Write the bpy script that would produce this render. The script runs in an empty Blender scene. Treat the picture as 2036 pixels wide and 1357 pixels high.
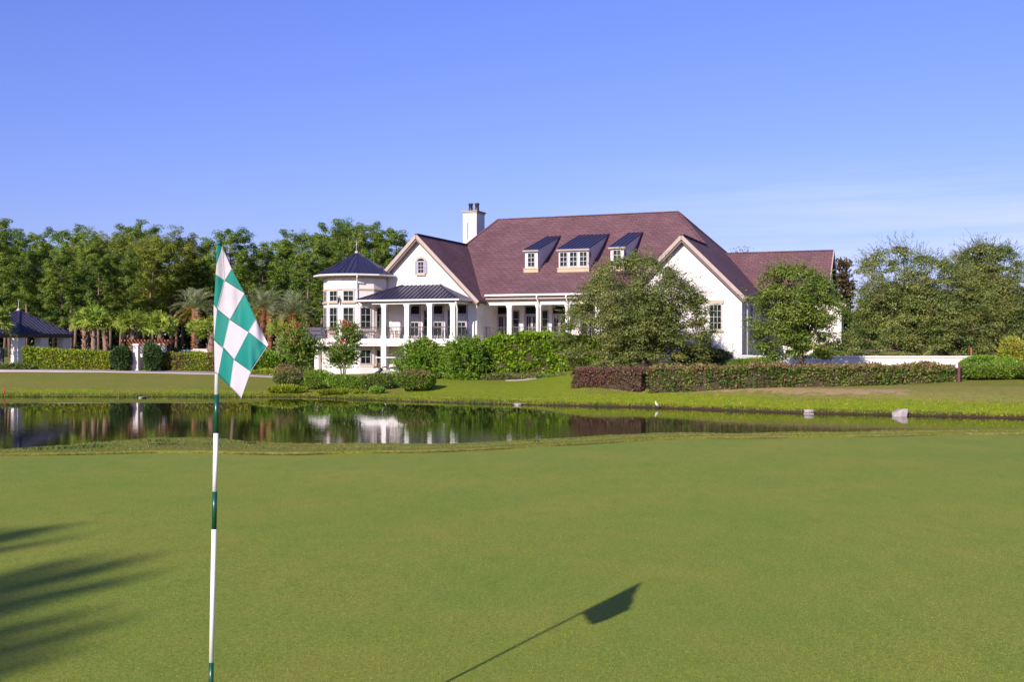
import bpy, math, random
import numpy as np
from mathutils import Vector, Matrix
R = math.radians
sc = bpy.context.scene
C = sc.collection
rng = np.random.default_rng(7)
random.seed(7)

# ------------------------------------------------------------------ camera constants
F, CX, HY, CZ = 2150.0, 1018.0, 678.5, 1.75
WATER = -1.9
AZ, EL = R(28.6), R(26.5)
SUN = Vector((math.cos(EL)*math.sin(AZ), math.cos(EL)*math.cos(AZ), -math.sin(EL)))
TH = R(21.2); CS, SN = math.cos(TH), math.sin(TH)
def wx(px, D): return (px-CX)/F*D
def wz(py, D): return CZ+(HY-py)/F*D
def uz(px, py, v):
    """house-plan u and height z where the line of sight meets the plane v"""
    x = (px-CX)/F; d = v/(SN*x+CS)
    return d*(CS*x-SN), CZ+(HY-py)/F*d
def uu(px, v): return uz(px, 0, v)[0]
def lerp(x, xs, ys): return np.interp(x, xs, ys)

# ------------------------------------------------------------------ object helpers
def tag(o, label=None, cat=None, group=None, kind=None):
    if label: o['label'] = label
    if cat: o['category'] = cat
    if group: o['group'] = group
    if kind: o['kind'] = kind
    return o
def empty(name, loc=(0,0,0), rz=0.0, label=None, cat=None, group=None):
    o = bpy.data.objects.new(name, None); C.objects.link(o)
    o.empty_display_size = .3
    o.location = loc; o.rotation_euler = (0,0,rz)
    return tag(o, label, cat, group)
def np_mesh(name, V, polys, mats, midx=None, smooth=False):
    """V (n,3); polys list of arrays (m,k) of vertex indices"""
    me = bpy.data.meshes.new(name)
    V = np.asarray(V, dtype=np.float32)
    me.vertices.add(len(V)); me.vertices.foreach_set('co', V.ravel())
    loops = np.concatenate([p.ravel() for p in polys]).astype(np.int32)
    tot = np.concatenate([np.full(len(p), p.shape[1]) for p in polys]).astype(np.int32)
    st = np.concatenate([[0], np.cumsum(tot)[:-1]]).astype(np.int32)
    me.loops.add(len(loops)); me.loops.foreach_set('vertex_index', loops)
    me.polygons.add(len(tot)); me.polygons.foreach_set('loop_start', st)
    me.polygons.foreach_set('loop_total', tot)
    if midx is not None: me.polygons.foreach_set('material_index', np.asarray(midx, dtype=np.int32))
    me.polygons.foreach_set('use_smooth', np.full(len(tot), smooth, dtype=bool))
    for m in (mats if isinstance(mats, (list, tuple)) else [mats]): me.materials.append(m)
    me.update(calc_edges=True); me.validate()
    return me
def link(name, me, parent=None, loc=(0,0,0), rz=0.0):
    o = bpy.data.objects.new(name, me); C.objects.link(o)
    o.parent = parent; o.location = loc; o.rotation_euler = (0,0,rz)
    return o

class MB:
    """collects boxes, slabs and tubes and links them as one mesh"""
    def __init__(s): s.v=[]; s.f=[]; s.m=[]; s.sm=[]
    def add(s, vs, fs, mi=0, sm=False):
        b=len(s.v); s.v += [tuple(map(float,p)) for p in vs]
        for f in fs: s.f.append([b+i for i in f]); s.m.append(mi); s.sm.append(sm)
    def box(s, x0,x1,y0,y1,z0,z1, mi=0):
        if x0>x1: x0,x1=x1,x0
        if y0>y1: y0,y1=y1,y0
        if z0>z1: z0,z1=z1,z0
        vs=[(x0,y0,z0),(x1,y0,z0),(x1,y1,z0),(x0,y1,z0),(x0,y0,z1),(x1,y0,z1),(x1,y1,z1),(x0,y1,z1)]
        s.add(vs,[(3,2,1,0),(4,5,6,7),(0,1,5,4),(1,2,6,5),(2,3,7,6),(3,0,4,7)],mi)
    def bar(s, a, b, w, h, mi=0, up=(0,0,1)):
        a=Vector(a); b=Vector(b); d=(b-a)
        if d.length<1e-6: return
        d.normalize(); up=Vector(up)
        if abs(d.dot(up))>.98: up=Vector((1,0,0))
        sx=d.cross(up).normalized(); sz=sx.cross(d).normalized()
        vs=[]
        for p in (a,b):
            for (i,j) in ((-1,-1),(1,-1),(1,1),(-1,1)): vs.append(p+sx*(i*w/2)+sz*(j*h/2))
        s.add(vs,[(0,1,2,3),(7,6,5,4),(0,4,5,1),(1,5,6,2),(2,6,7,3),(3,7,4,0)],mi)
    def tube(s, pts, rads, n=8, mi=0, cap=True):
        pts=[Vector(p) for p in pts]
        if not hasattr(rads,'__len__'): rads=[rads]*len(pts)
        vs=[]; fs=[]; ref=None
        for i,p in enumerate(pts):
            d=(pts[min(i+1,len(pts)-1)]-pts[max(i-1,0)])
            if d.length<1e-9: d=Vector((0,0,1))
            d.normalize()
            if ref is None: ref=Vector((1,0,0)) if abs(d.x)<.8 else Vector((0,1,0))
            x=(ref-d*ref.dot(d)).normalized(); y=d.cross(x); ref=x
            for k in range(n):
                a=2*math.pi*k/n
                vs.append(p+(x*math.cos(a)+y*math.sin(a))*rads[i])
        for i in range(len(pts)-1):
            for k in range(n):
                k2=(k+1)%n
                fs.append((i*n+k,i*n+k2,(i+1)*n+k2,(i+1)*n+k))
        s.add(vs,fs,mi,True)
        if cap:
            b=len(s.v)-len(vs)
            s.f.append([b+k for k in range(n)][::-1]); s.m.append(mi); s.sm.append(False)
            s.f.append([b+(len(pts)-1)*n+k for k in range(n)]); s.m.append(mi); s.sm.append(False)
    def slab(s, poly, off, mi=0):
        """polygon thickened by the vector off"""
        p=[Vector(q) for q in poly]; off=Vector(off); n=len(p)
        vs=p+[q+off for q in p]
        fs=[tuple(range(n)), tuple(range(2*n-1,n-1,-1))]
        for i in range(n):
            j=(i+1)%n; fs.append((j,i,n+i,n+j))
        s.add(vs,fs,mi)
    def xf(s, ang=0.0, loc=(0,0,0)):
        c,si=math.cos(ang),math.sin(ang)
        s.v=[(x*c-y*si+loc[0], x*si+y*c+loc[1], z+loc[2]) for x,y,z in s.v]; return s
    def build(s, name, mats, parent=None, loc=(0,0,0), rz=0.0, org=None, bevel=0.0, flat=False):
        v=s.v
        if org is not None: v=[(a-org[0],b-org[1],c-org[2]) for a,b,c in v]
        me=bpy.data.meshes.new(name); me.from_pydata(v,[],s.f)
        for m in (mats if isinstance(mats,(list,tuple)) else [mats]): me.materials.append(m)
        me.polygons.foreach_set('material_index', s.m)
        me.polygons.foreach_set('use_smooth', [False]*len(s.m) if flat else s.sm)
        me.validate(); me.update()
        import bmesh
        bm=bmesh.new(); bm.from_mesh(me); bmesh.ops.recalc_face_normals(bm, faces=bm.faces); bm.to_mesh(me); bm.free()
        o=link(name,me,parent,loc,rz)
        if bevel:
            b=o.modifiers.new('bevel','BEVEL'); b.width=bevel; b.segments=2; b.limit_method='ANGLE'
        return o

# ------------------------------------------------------------------ materials
def newmat(name):
    m=bpy.data.materials.new(name); m.use_nodes=True; nt=m.node_tree
    b=nt.nodes['Principled BSDF']; return m,nt,b
def N(nt, t, **kw):
    n=nt.nodes.new(t)
    for k,v in kw.items():
        if k in n.inputs.keys() if isinstance(k,str) and not hasattr(n,k) else False: n.inputs[k].default_value=v
        else: setattr(n,k,v)
    return n
def rgb(c): return (c[0],c[1],c[2],1.0)
def mixc(nt, fac, a, b, bt='MIX'):
    n=nt.nodes.new('ShaderNodeMix'); n.data_type='RGBA'; n.blend_type=bt
    for s,val in ((0,fac),(6,a),(7,b)):
        if hasattr(val,'is_output'): nt.links.new(val,n.inputs[s])
        elif s==0: n.inputs[0].default_value=val
        else: n.inputs[s].default_value=rgb(val)
    return n.outputs[2]
def noise(nt, scale, detail=3, rough=.55, vec=None, dist=0):
    n=nt.nodes.new('ShaderNodeTexNoise'); n.inputs['Scale'].default_value=scale
    n.inputs['Detail'].default_value=detail; n.inputs['Roughness'].default_value=rough
    n.inputs['Distortion'].default_value=dist
    if vec is not None: nt.links.new(vec,n.inputs['Vector'])
    return n.outputs['Fac']
def mrange(nt, val, a, b, c=0.0, d=1.0):
    n=nt.nodes.new('ShaderNodeMapRange'); nt.links.new(val,n.inputs[0])
    n.inputs[1].default_value=a; n.inputs[2].default_value=b; n.inputs[3].default_value=c; n.inputs[4].default_value=d
    return n.outputs[0]
def math2(nt, op, a, b):
    n=nt.nodes.new('ShaderNodeMath'); n.operation=op
    for i,v in enumerate((a,b)):
        if hasattr(v,'is_output'): nt.links.new(v,n.inputs[i])
        else: n.inputs[i].default_value=v
    return n.outputs[0]
def objco(nt, scale=(1,1,1)):
    t=nt.nodes.new('ShaderNodeTexCoord'); m=nt.nodes.new('ShaderNodeMapping')
    m.inputs['Scale'].default_value=scale; nt.links.new(t.outputs['Object'],m.inputs['Vector'])
    return m.outputs['Vector']
def bump(nt, b, h, strength=.3, dist=.02):
    n=nt.nodes.new('ShaderNodeBump'); n.inputs['Strength'].default_value=strength; n.inputs['Distance'].default_value=dist
    nt.links.new(h,n.inputs['Height']); nt.links.new(n.outputs['Normal'],b.inputs['Normal'])
def pmat(name, c1, c2=None, scale=3.0, rough=.6, metal=0.0, bstr=0.0, bscale=None, spec=.5, stretch=(1,1,1)):
    m,nt,b=newmat(name)
    b.inputs['Roughness'].default_value=rough; b.inputs['Metallic'].default_value=metal
    b.inputs['Specular IOR Level'].default_value=spec
    v=objco(nt,stretch)
    f=mrange(nt,noise(nt,scale,5,.6,v),.3,.7)
    nt.links.new(mixc(nt,f,c1,c2 or tuple(x*.85 for x in c1)),b.inputs['Base Color'])
    if bstr: bump(nt,b,noise(nt,bscale or scale*6,4,.6,v),bstr,.02)
    return m
def leafmat(name, c1, c2, scale=.6, transl=.28, vary=.35, tcol=None, rough=.5, c3=None):
    """leaf colour drifts between c1 and c2 over the plant, each leaf a little lighter or darker, light passing through"""
    m,nt,b=newmat(name)
    oi=nt.nodes.new('ShaderNodeObjectInfo'); geo=nt.nodes.new('ShaderNodeNewGeometry')
    tc=nt.nodes.new('ShaderNodeTexCoord')
    add=nt.nodes.new('ShaderNodeVectorMath'); add.operation='ADD'
    nt.links.new(tc.outputs['Object'],add.inputs[0]); nt.links.new(oi.outputs['Random'],add.inputs[1])
    nz=nt.nodes.new('ShaderNodeVectorMath'); nz.operation='SCALE'; nz.inputs['Scale'].default_value=1.0
    nt.links.new(add.outputs[0],nz.inputs[0])
    f=mrange(nt,noise(nt,scale,3,.6,nz.outputs[0]),.35,.65)
    col=mixc(nt,f,c1,c2)
    ri=geo.outputs['Random Per Island']
    if c3: col=mixc(nt,mrange(nt,ri,.88,.9),col,c3)
    wn=nt.nodes.new('ShaderNodeTexWhiteNoise'); wn.noise_dimensions='1D'; nt.links.new(ri,wn.inputs['W'])
    br=mrange(nt,wn.outputs['Value'],0,1,1-vary,1+vary)
    br=math2(nt,'MULTIPLY',br,mrange(nt,oi.outputs['Random'],0,1,.85,1.15))
    sc_=nt.nodes.new('ShaderNodeVectorMath'); sc_.operation='SCALE'
    nt.links.new(col,sc_.inputs[0]); nt.links.new(br,sc_.inputs['Scale'])
    nt.links.new(sc_.outputs[0],b.inputs['Base Color'])
    b.inputs['Roughness'].default_value=rough; b.inputs['Specular IOR Level'].default_value=.3
    tr=nt.nodes.new('ShaderNodeBsdfTranslucent')
    tm=mixc(nt,1.0,sc_.outputs[0],tcol or (1.25,1.3,.6),'MULTIPLY'); nt.links.new(tm,tr.inputs['Color'])
    mx=nt.nodes.new('ShaderNodeMixShader'); mx.inputs[0].default_value=transl
    nt.links.new(b.outputs[0],mx.inputs[1]); nt.links.new(tr.outputs[0],mx.inputs[2])
    nt.links.new(mx.outputs[0],nt.nodes['Material Output'].inputs['Surface'])
    return m

M={}
M['stucco']=pmat('white_stucco',(.735,.672,.63),(.665,.605,.565),.7,.85,bstr=.25,bscale=30,spec=.2)
M['trim']=pmat('white_painted_trim',(.74,.705,.68),(.68,.65,.625),2,.5)
M['tan']=pmat('tan_stone_trim',(.50,.39,.26),(.43,.33,.21),3,.8,spec=.2)
M['barge']=pmat('beige_rake_board',(.42,.34,.29),(.36,.29,.25),2,.7,spec=.3)
M['frame']=pmat('grey_window_frame',(.44,.42,.42),(.36,.34,.35),3,.5)
M['muntin']=pmat('pale_green_muntin',(.40,.43,.38),(.34,.37,.33),3,.5)
M['shutter']=pmat('lavender_grey_shutter',(.30,.27,.38),(.26,.23,.34),4,.6)
M['metal']=pmat('navy_metal_roofing',(.030,.028,.062),(.024,.023,.050),1.2,.38,metal=.0,spec=.6)
M['iron']=pmat('black_iron',(.035,.03,.035),(.02,.02,.02),10,.5,spec=.5)
M['bark']=pmat('grey_brown_bark',(.20,.155,.125),(.10,.075,.06),5,.95,bstr=.8,bscale=14,spec=.1,stretch=(1,1,.25))
M['pinebark']=pmat('pine_bark',(.26,.17,.135),(.13,.085,.07),4,.95,bstr=.8,bscale=12,spec=.1,stretch=(1,1,.3))
M['palmbark']=pmat('palm_trunk_bark',(.34,.22,.16),(.17,.11,.08),9,.95,bstr=.9,bscale=20,spec=.1,stretch=(1,1,2.2))
M['datebark']=pmat('date_palm_bark',(.33,.15,.075),(.16,.07,.04),9,.95,bstr=.9,bscale=16,spec=.1,stretch=(1,1,2))
M['concrete']=pmat('pale_concrete',(.55,.49,.46),(.42,.38,.35),3,.9,bstr=.3,spec=.2)
M['path']=pmat('pale_cart_path',(.40,.335,.33),(.34,.285,.28),.9,.92,bstr=.2,bscale=20,spec=.2)
M['rock']=pmat('weathered_grey_rock',(.40,.345,.32),(.26,.225,.21),5,.95,bstr=.6,bscale=12,spec=.1)
M['rustwood']=pmat('red_brown_timber',(.33,.115,.06),(.24,.08,.045),4,.8,spec=.2)
M['brownpost']=pmat('brown_painted_post',(.13,.05,.045),(.10,.04,.035),4,.6)
M['door']=pmat('lilac_grey_door_paint',(.36,.31,.36),(.32,.28,.32),3,.55)
M['dark']=pmat('dark_interior',(.02,.018,.02),(.012,.012,.012),3,.9,spec=.1)
M['blind']=pmat('pale_window_blind',(.42,.45,.45),(.36,.39,.39),6,.8)
M['teal']=pmat('teal_flag_cloth',(.004,.185,.145),(.003,.165,.13),6,.6,spec=.3)
M['white_cloth']=pmat('white_flag_cloth',(.50,.455,.475),(.46,.415,.44),5,.75,spec=.2)
M['thread']=pmat('dark_green_thread',(.004,.08,.06),(.004,.06,.05),20,.8)
M['pole_white']=pmat('white_pole_paint',(.86,.84,.83),(.80,.78,.77),4,.3)
M['pole_green']=pmat('dark_green_pole_paint',(.006,.075,.035),(.005,.06,.03),4,.3)
M['sky_blue']=pmat('light_blue_paint',(.10,.33,.42),(.09,.29,.38),3,.6)
M['red']=pmat('red_paint',(.45,.03,.04),(.38,.02,.03),3,.6)
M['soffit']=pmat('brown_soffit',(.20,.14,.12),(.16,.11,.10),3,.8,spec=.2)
M['beam_brown']=pmat('dark_bronze_fascia',(.07,.055,.045),(.06,.045,.04),3,.6)
M['vinyl']=pmat('black_vinyl',(.02,.02,.022),(.03,.03,.032),6,.5)
M['bluebag']=pmat('blue_nylon_bag',(.05,.09,.35),(.04,.07,.28),6,.6)
M['rubber']=pmat('tyre_rubber',(.02,.02,.02),(.03,.03,.03),8,.9)
M['lilacgate']=pmat('grey_lilac_boards',(.085,.075,.11),(.065,.06,.09),3,.8)

for k_ in ('teal','white_cloth'):
    nt_=M[k_].node_tree; b_=nt_.nodes['Principled BSDF']; wv=nt_.nodes.new('ShaderNodeTexWave'); wv.inputs['Scale'].default_value=220; nt_.links.new(objco(nt_),wv.inputs['Vector']); bump(nt_,b_,math2(nt_,'ADD',noise(nt_,28,3,.6,objco(nt_,(1,1,.3))),math2(nt_,'MULTIPLY',wv.outputs['Fac'],.08)),.35,.006)
def glassmat():
    m,nt,b=newmat('dark_window_glass')
    v=objco(nt)
    f=mrange(nt,noise(nt,.9,3,.5,v),.35,.65)
    nt.links.new(mixc(nt,f,(.006,.007,.008),(.022,.026,.024)),b.inputs['Base Color'])
    b.inputs['Roughness'].default_value=.04; b.inputs['Specular IOR Level'].default_value=.3
    return m
M['glass']=glassmat()

def shinglemat():
    """courses of slate-look shingles; rows follow height, so they run level on every slope"""
    m,nt,b=newmat('red_brown_shingles')
    tc=nt.nodes.new('ShaderNodeTexCoord'); sp=nt.nodes.new('ShaderNodeSeparateXYZ'); cb=nt.nodes.new('ShaderNodeCombineXYZ')
    nt.links.new(tc.outputs['Object'],sp.inputs[0])
    geo=nt.nodes.new('ShaderNodeNewGeometry'); 
    vt=nt.nodes.new('ShaderNodeVectorTransform'); vt.vector_type='NORMAL'; vt.convert_from='WORLD'; vt.convert_to='OBJECT'
    nt.links.new(geo.outputs['True Normal'],vt.inputs[0]); sn=nt.nodes.new('ShaderNodeSeparateXYZ'); nt.links.new(vt.outputs[0],sn.inputs[0])
    isx=math2(nt,'GREATER_THAN',math2(nt,'ABSOLUTE',sn.outputs[0],0),math2(nt,'ABSOLUTE',sn.outputs[1],0))
    along=math2(nt,'ADD',math2(nt,'MULTIPLY',sp.outputs[1],isx),math2(nt,'MULTIPLY',sp.outputs[0],math2(nt,'SUBTRACT',1.0,isx)))
    nt.links.new(along,cb.inputs[0]); nt.links.new(math2(nt,'MULTIPLY',sp.outputs[2],1.55),cb.inputs[1])
    br=nt.nodes.new('ShaderNodeTexBrick'); nt.links.new(cb.outputs[0],br.inputs['Vector'])
    br.inputs['Scale'].default_value=1.0; br.inputs['Brick Width'].default_value=.62; br.inputs['Row Height'].default_value=.30
    br.inputs['Mortar Size'].default_value=.028; br.inputs['Mortar Smooth'].default_value=.2; br.inputs['Bias'].default_value=-.1
    br.inputs['Color1'].default_value=rgb((.134,.067,.072)); br.inputs['Color2'].default_value=rgb((.168,.088,.094))
    br.inputs['Mortar'].default_value=rgb((.072,.034,.038))
    big=mrange(nt,noise(nt,.35,4,.6,tc.outputs['Object']),.3,.7,.82,1.15)
    vs=nt.nodes.new('ShaderNodeVectorMath'); vs.operation='SCALE'
    nt.links.new(br.outputs['Color'],vs.inputs[0]); nt.links.new(big,vs.inputs['Scale'])
    # worn pale flecks on single shingles
    mp=nt.nodes.new('ShaderNodeMapping'); mp.inputs['Scale'].default_value=(1.6,3.3,1); nt.links.new(cb.outputs[0],mp.inputs['Vector'])
    fl=mrange(nt,noise(nt,1.6,2,.5,mp.outputs[0]),.63,.72)
    col=mixc(nt,math2(nt,'MULTIPLY',fl,.35),vs.outputs[0],(.33,.215,.205))
    nt.links.new(col,b.inputs['Base Color']); b.inputs['Roughness'].default_value=.85; b.inputs['Specular IOR Level'].default_value=.25
    bump(nt,b,br.outputs['Fac'],-.6,.03)
    return m
M['shingle']=shinglemat()

def watermat():
    m,nt,b=newmat('pond_water')
    b.inputs['Base Color'].default_value=rgb((.014,.016,.006)); b.inputs['Roughness'].default_value=.015
    b.inputs['IOR'].default_value=1.333; b.inputs['Specular IOR Level'].default_value=.5
    tc=nt.nodes.new('ShaderNodeTexCoord'); 
    mp=nt.nodes.new('ShaderNodeMapping'); mp.inputs['Scale'].default_value=(.55,1.6,1); nt.links.new(tc.outputs['Object'],mp.inputs['Vector'])
    h1=noise(nt,2.6,3,.55,mp.outputs[0],.4)
    mp2=nt.nodes.new('ShaderNodeMapping'); mp2.inputs['Scale'].default_value=(.05,.07,1); nt.links.new(tc.outputs['Object'],mp2.inputs['Vector'])
    zone=mrange(nt,noise(nt,1.0,2,.5,mp2.outputs[0]),.38,.66,.12,1.0)
    sp=nt.nodes.new('ShaderNodeSeparateXYZ'); nt.links.new(tc.outputs['Object'],sp.inputs[0])
    near=mrange(nt,sp.outputs[1],56,40,.08,1.0)   # the breeze reaches the water on this side, the lee of the far bank stays calm
    h=math2(nt,'MULTIPLY',h1,math2(nt,'MULTIPLY',zone,near))
    bump(nt,b,h,.42,.02)
    return m
M['water']=watermat()

def groundmat():
    m,nt,b=newmat('grassy_ground')
    at=nt.nodes.new('ShaderNodeAttribute'); at.attribute_name='zone'
    sp=nt.nodes.new('ShaderNodeSeparateColor'); nt.links.new(at.outputs['Color'],sp.inputs[0])
    v=objco(nt)
    n1=noise(nt,.35,4,.6,v); n2=noise(nt,2.5,5,.65,v); n3=noise(nt,18,4,.7,v)
    base=mixc(nt,mrange(nt,n1,.35,.65),(.215,.205,.036),(.165,.195,.026))
    base=mixc(nt,mrange(nt,n2,.4,.72,0,.55),base,(.255,.225,.055))
    lush=mixc(nt,mrange(nt,n2,.35,.65),(.155,.225,.010),(.245,.275,.016))
    col=mixc(nt,mrange(nt,math2(nt,'ADD',sp.outputs[1],math2(nt,'MULTIPLY',math2(nt,'SUBTRACT',n2,.5),.9)),.35,.65),base,lush)
    dry=mixc(nt,mrange(nt,n2,.35,.65),(.36,.285,.09),(.26,.245,.05))
    col=mixc(nt,mrange(nt,math2(nt,'ADD',sp.outputs[2],math2(nt,'MULTIPLY',math2(nt,'SUBTRACT',n2,.5),1.0)),.4,.75),col,dry)
    mul=mixc(nt,mrange(nt,n3,.35,.65),(.47,.315,.175),(.36,.25,.12))
    col=mixc(nt,mrange(nt,math2(nt,'ADD',sp.outputs[0],math2(nt,'MULTIPLY',math2(nt,'SUBTRACT',n2,.5),1.9)),.40,.85),col,mul)
    sz=nt.nodes.new('ShaderNodeSeparateXYZ'); nt.links.new(v,sz.inputs[0])
    mud=mrange(nt,math2(nt,'ADD',sz.outputs[2],math2(nt,'MULTIPLY',math2(nt,'SUBTRACT',n2,.5),.35)),WATER+.10,WATER+.24)
    col=mixc(nt,mud,(.075,.045,.022),col)
    col=mixc(nt,1.0,col,mixc(nt,mrange(nt,n3,.35,.65),(.72,.74,.7),(1.25,1.22,1.25)),'MULTIPLY')
    nt.links.new(col,b.inputs['Base Color']); b.inputs['Roughness'].default_value=.9; b.inputs['Specular IOR Level'].default_value=.12
    bump(nt,b,math2(nt,'ADD',n3,noise(nt,70,3,.7,v)),.9,.03)
    return m
M['ground']=groundmat()

def greenmat():
    m,nt,b=newmat('closely_mown_green')
    v=objco(nt)
    vs=objco(nt,(1,.45,1))
    n0=noise(nt,.16,3,.5,v); n1=noise(nt,.7,5,.62,v,.3); n2=noise(nt,5,6,.7,vs); n3=noise(nt,150,4,.75,v); n4=noise(nt,38,4,.7,v)
    col=mixc(nt,mrange(nt,n0,.35,.65),(0.204,0.252,0.039),(0.184,0.240,0.039))
    col=mixc(nt,mrange(nt,n1,.46,.70,0,.75),col,(.262,.250,.046))
    col=mixc(nt,mrange(nt,n1,.46,.28,0,.4),col,(0.154,0.224,0.036))
    col=mixc(nt,mrange(nt,n2,.50,.74,0,.5),col,(.268,.262,.048))
    col=mixc(nt,mrange(nt,n2,.47,.28,0,.5),col,(.135,.198,.024))
    dk=mrange(nt,n4,.36,.30)
    col=mixc(nt,math2(nt,'MULTIPLY',dk,.55),col,(.05,.07,.012))
    g=math2(nt,'ADD',math2(nt,'MULTIPLY',n3,.6),math2(nt,'MULTIPLY',n4,.4))
    col=mixc(nt,1.0,col,mixc(nt,mrange(nt,g,.40,.60),(.66,.70,.62),(1.32,1.28,1.34)),'MULTIPLY')
    # pitch marks and sand specks
    vo=nt.nodes.new('ShaderNodeTexVoronoi'); vo.inputs['Scale'].default_value=.9; nt.links.new(v,vo.inputs['Vector'])
    spk=mrange(nt,math2(nt,'ADD',vo.outputs['Distance'],math2(nt,'MULTIPLY',n2,.02)),.05,.022)
    pick=mrange(nt,n1,.5,.55)
    col=mixc(nt,math2(nt,'MULTIPLY',math2(nt,'MULTIPLY',spk,pick),.6),col,(.40,.29,.13))
    nt.links.new(col,b.inputs['Base Color']); b.inputs['Roughness'].default_value=.85; b.inputs['Specular IOR Level'].default_value=.05
    bump(nt,b,math2(nt,'ADD',math2(nt,'MULTIPLY',n3,1.0),math2(nt,'MULTIPLY',n4,.6)),.55,.008)
    return m
M['green']=greenmat()

M['pine_leaf']=leafmat('pine_needles',(.085,.168,.022),(.22,.285,.038),.22,.32,.55)
M['pine_pale']=leafmat('yellow_green_cypress_needles',(.15,.205,.022),(.26,.280,.036),.25,.30,.5)
M['oak_leaf']=leafmat('olive_oak_leaves',(.095,.135,.026),(.195,.205,.055),.5,.24,.55)
M['elm_leaf']=leafmat('fresh_green_leaves',(.095,.165,.017),(.200,.240,.040),.5,.28,.55)
M['ivy_leaf']=leafmat('bright_ivy_leaves',(.150,.270,.010),(.225,.340,.020),.6,.28,.45)
M['hedge_leaf']=leafmat('clipped_hedge_leaves',(.19,.29,.014),(.32,.345,.028),.45,.30,.5)
M['hedge_brown']=leafmat('bronze_hedge_leaves',(.075,.150,.020),(.150,.185,.036),.45,.22,.6,c3=(.26,.12,.07))
M['hedge_tip']=leafmat('red_brown_hedge_tips',(.245,.135,.070),(.215,.165,.06),.7,.25,.4)
M['red_leaf']=leafmat('dark_red_loropetalum_leaves',(.175,.075,.062),(.15,.105,.055),.8,.22,.5)
M['shrub_leaf']=leafmat('green_shrub_leaves',(.115,.235,.018),(.21,.30,.030),.8,.30,.5)
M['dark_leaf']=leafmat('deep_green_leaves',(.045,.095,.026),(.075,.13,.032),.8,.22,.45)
M['myrtle_leaf']=leafmat('crape_myrtle_leaves',(.105,.205,.022),(.21,.28,.045),.8,.3,.5)
M['blossom']=leafmat('coral_blossom',(.50,.085,.07),(.58,.16,.12),1.5,.3,.3,tcol=(1.2,.9,.9))
M['pink']=leafmat('magenta_blossom',(.62,.03,.16),(.55,.05,.12),1.5,.3,.3,tcol=(1.2,.8,1))
M['orange_leaf']=leafmat('yellow_orange_leaves',(.24,.30,.036),(.34,.25,.045),.9,.33,.4)
M['palm_leaf']=leafmat('palm_fronds',(.185,.285,.036),(.34,.385,.062),.8,.34,.4)
M['date_leaf']=leafmat('grey_date_palm_fronds',(.215,.265,.135),(.31,.325,.18),.5,.28,.35)
M['date_low']=leafmat('yellowing_palm_fronds',(.42,.31,.07),(.48,.27,.07),.8,.3,.3)
M['magnolia_leaf']=leafmat('magnolia_leaves',(.045,.07,.022),(.13,.06,.03),.9,.12,.5,c3=(.22,.075,.04))
M['grass_blade']=leafmat('bank_grass_blades',(.19,.255,.014),(.27,.295,.024),.4,.32,.35)
M['turf_blade']=leafmat('fringe_turf_blades',(.17,.205,.030),(.235,.235,.045),.5,.28,.35)
M['weed']=leafmat('dark_weed_leaves',(.07,.12,.024),(.10,.15,.03),2,.25,.35)
M['green_blade']=leafmat('mown_green_blades',(.180,.245,.029),(.250,.268,.036),.7,.25,.4)
M['painted_shade_leaf']=leafmat('shade_painted_leaves',(.022,.042,.012),(.034,.058,.016),.5,.15,.5)  # canopy shade is put into this very dark leaf colour
M['edge_blade']=leafmat('dark_brown_edge_blades',(.105,.085,.030),(.14,.11,.04),2,.15,.4)
M['twig']=pmat('brown_twigs',(.075,.055,.036),(.05,.036,.024),4,.95,spec=.1)

# ================================================================== TERRAIN
SH_X=[-400,-120,-60,-33.3,-13.1,-8.3,-.5,7.7,14.7,18.9,24,36,60,90,400]
SH_Y=[74,74,72,70.4,70,66,62,59,54.4,52.9,50.8,47,41,36,30]
def shore(X): return np.interp(X,SH_X,SH_Y)
ED_X=[-60,-8,-5.6,-3.2,-1.7,-.15,1.1,2.0,3.4,5.3,7.2,9.4,16,60]
ED_Y=[16.2,16.45,16.7,16.6,17.0,17.4,18.05,18.67,19.3,19.65,19.85,20.05,20.6,23]
def gedge(X):
    return np.interp(X,ED_X,ED_Y)+.12*np.sin(np.asarray(X)*.9)+.07*np.sin(np.asarray(X)*2.3+1)
def sstep(a,b,x):
    t=np.clip((np.asarray(x,float)-a)/(b-a),0,1); return t*t*(3-2*t)
def vnoise(x,y,s=1.0,seed=0):
    """cheap smooth value noise from sines"""
    x=np.asarray(x,float)*s; y=np.asarray(y,float)*s; k=seed*1.7
    return (np.sin(x*1.3+y*.7+k)+np.sin(x*-.8+y*1.9+k*2.1)+np.sin(x*2.7+y*2.1+k*.6)*.5+np.sin(x*4.1-y*3.3+k)*.3)/2.8
PL=([-4000,-6,0,3,10,14,17.3,20,40,4000],[-2.6,-2.5,-1.9,-1.50,-.93,-.75,-.74,-.45,0,.3])
PM=([-4000,-6,0,1.2,4,7,10,14,30,60,4000],[-2.6,-2.5,-1.9,-1.70,-1.58,-1.30,-1.12,-1.06,-1.2,-1.2,.3])
PR=([-4000,-6,0,1,2.6,4.5,7,15,25,40,4000],[-2.6,-2.5,-1.9,-1.55,-1.25,-.93,-.78,-.35,.0,.45,.5])
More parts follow.
